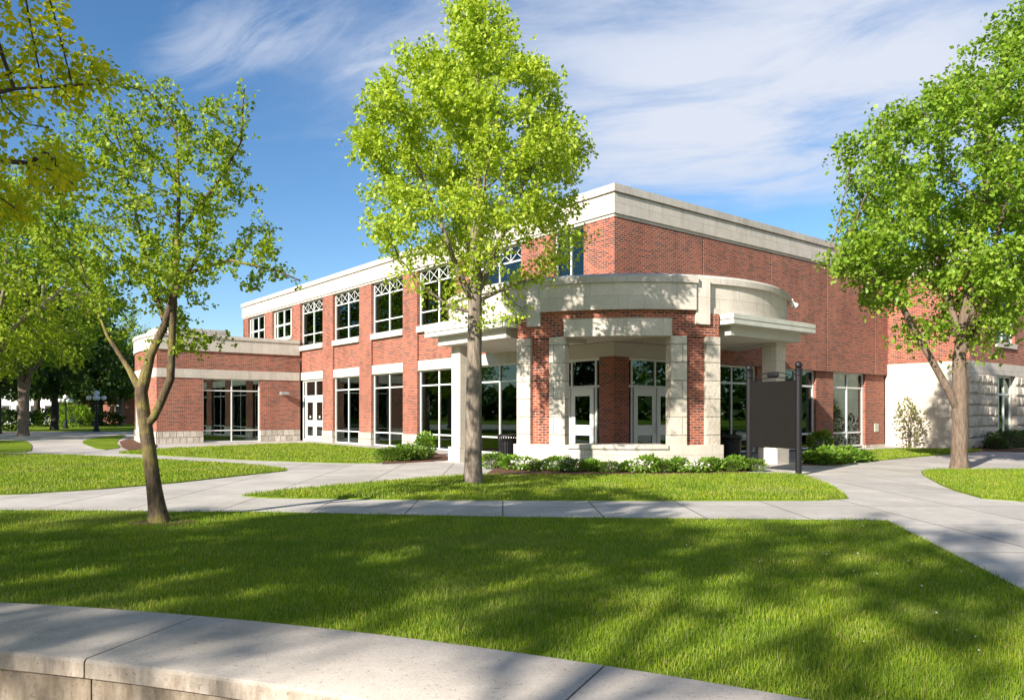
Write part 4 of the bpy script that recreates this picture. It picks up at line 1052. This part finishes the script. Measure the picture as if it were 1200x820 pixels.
def flowers(x,y,lab,seed):
    t_=empty('flower_clump',(x,y,.04),0,lab,'flowers','white flower clumps in the porch bed')
    r=np.random.default_rng(seed); p=r.normal(size=(110,3))*np.array([.16,.12,.05]); p[:,2]+=.2; leaf_mesh('blossoms',p,.06,M['petal'],t_,(0,0,0),-.5,.9,.2,seed)
    p=r.normal(size=(160,3))*np.array([.17,.13,.07]); p[:,2]=np.abs(p[:,2])+.04; leaf_mesh('leaves',p,.09,M['leaf_shrub'],t_,(0,0,0),-.4,.6,.2,seed)
for a,r_,lab in ((-13.2,6.75,'white flowers low between shrubs left of the porch opening'),(4.8,6.8,'white flowers low between shrubs at the middle of the porch wall'),(16.6,6.85,'white flowers low between shrubs before the right porch pillars'),(-21.5,6.8,'white flowers low between shrubs before the left porch pillars')):
    x,y,_=W2(*ppos(R(a),r_),0); flowers(x,y,lab,int(a*10)+300)
# right bed
for i,(px,py,s_) in enumerate([(952,544,1.0),(966,545,1.05),(981,544,1.1),(996,542,1.0),(1010,541,.9),(972,538,1.1),(990,536,1.0)]):
    o=copy_tree(protoL); x,y=G(px,py); o.location=(x,y,.04); o.rotation_euler=(0,0,i*2.3); o.scale=(1.15*s_,1.2*s_,1.0*s_)
    tag(o,['leftmost leafy shrub of the bed right of the blank sign','second leafy shrub from the left in the bed right of the sign','big leafy shrub at the front middle of the right bed','fourth leafy shrub from the left at the front of the right bed','rightmost leafy shrub of the bed before the tall window','leafy shrub in the back row of the right bed, left one','leafy shrub in the back row of the right bed, right one'][i],'shrub','leafy shrubs in the right bed')
x,y=G(961,533); bush('shrub',x,y,.04,.45,.4,.85,600,.12,M['leaf_bg'],'taller darker shrub at the back of the right bed against the brick pier',seed=9)
# left bed
for i,(px,py,s_) in enumerate([(457,541,1.1),(470,541,1.2),(483,540,1.15),(494,538.5,1.0),(476,535,1.1)]):
    o=copy_tree(protoB); x,y=G(px,py); o.location=(x,y,.04); o.rotation_euler=(0,0,i*1.3); o.scale=(1.5*s_,1.3*s_,1.25*s_)
    tag(o,['leftmost low dark shrub at the end of the lawn strip','second low dark shrub from the left at the end of the lawn strip','third low dark shrub from the left at the end of the lawn strip','rightmost low dark shrub at the end of the lawn strip','low dark shrub behind the others at the end of the lawn strip'][i],'shrub','low dark shrubs left of the porch')
x,y=G(499,534); bush('shrub',x,y,.04,.36,.36,.78,420,.13,M['leaf_shrub'],'bright green leafy shrub under the tall window left of the porch',seed=13)
bush('shrub',17.9,34.2,.03,.62,.5,2.15,420,.13,M['leaf_sparse'],'tall sparse upright shrub against the blank limestone wall',seed=15)
x,y,_=W2(18.73+.3,-3.57-.9,0); bush('shrub',x,y,.03,.5,.4,.55,700,.07,M['leaf_dark'],'small dark shrub at the corner of the rusticated stone wall',seed=17)
hg=empty('hedge',W2(18.73+5,-3.57-.75,.03),TH,'long low clipped dark hedge before the rusticated stone wall','hedge')
r=np.random.default_rng(5); nh=9000; p=r.random((nh,3))*np.array([8.6,.8,.72])-np.array([4.3,.4,0])
p[:,2]*=1+.08*np.sin(p[:,0]*3.1); leaf_mesh('foliage',p,.075,M['leaf_dark'],hg,(0,0,-1),-.3,.75,.2,5)
m=MB(); m.box(-4.1,4.1,-.28,.28,0,.55); m.build('stems',M['bark_dark'],hg)
# clover heads in the lawn by the right hand walk
r=np.random.default_rng(9); n_=70; P=np.c_[r.normal(3.9,.9,n_),r.normal(7.6,1.5,n_)]
P=P[(~in_poly(P,sw))&outside(P)&(P[:,1]<11)]
tag(leaf_mesh('clover',np.c_[P,np.full(len(P),.045)+r.random(len(P))*.012],.016,M['petal'],None,None,-.3,.9,.2,4),'tiny white clover heads scattered in the lawn by the right walk','clover',kind='stuff')
# mulch rings of the trees
def ringmulch(x,y,ra,rb,lab,z):
    pts=[(x+ra*math.cos(a)*(1+.12*noise.noise(Vector((math.cos(a)*2,math.sin(a)*2,x)))),y+rb*math.sin(a)) for a in [i*2*math.pi/32 for i in range(32)]]
    sheet('mulch_bed',pts,z,M['mulch'],lab)
ringmulch(-5.1,11.05,.48,.3,'small ring of brown mulch at the foot of the leaning tree',.012)
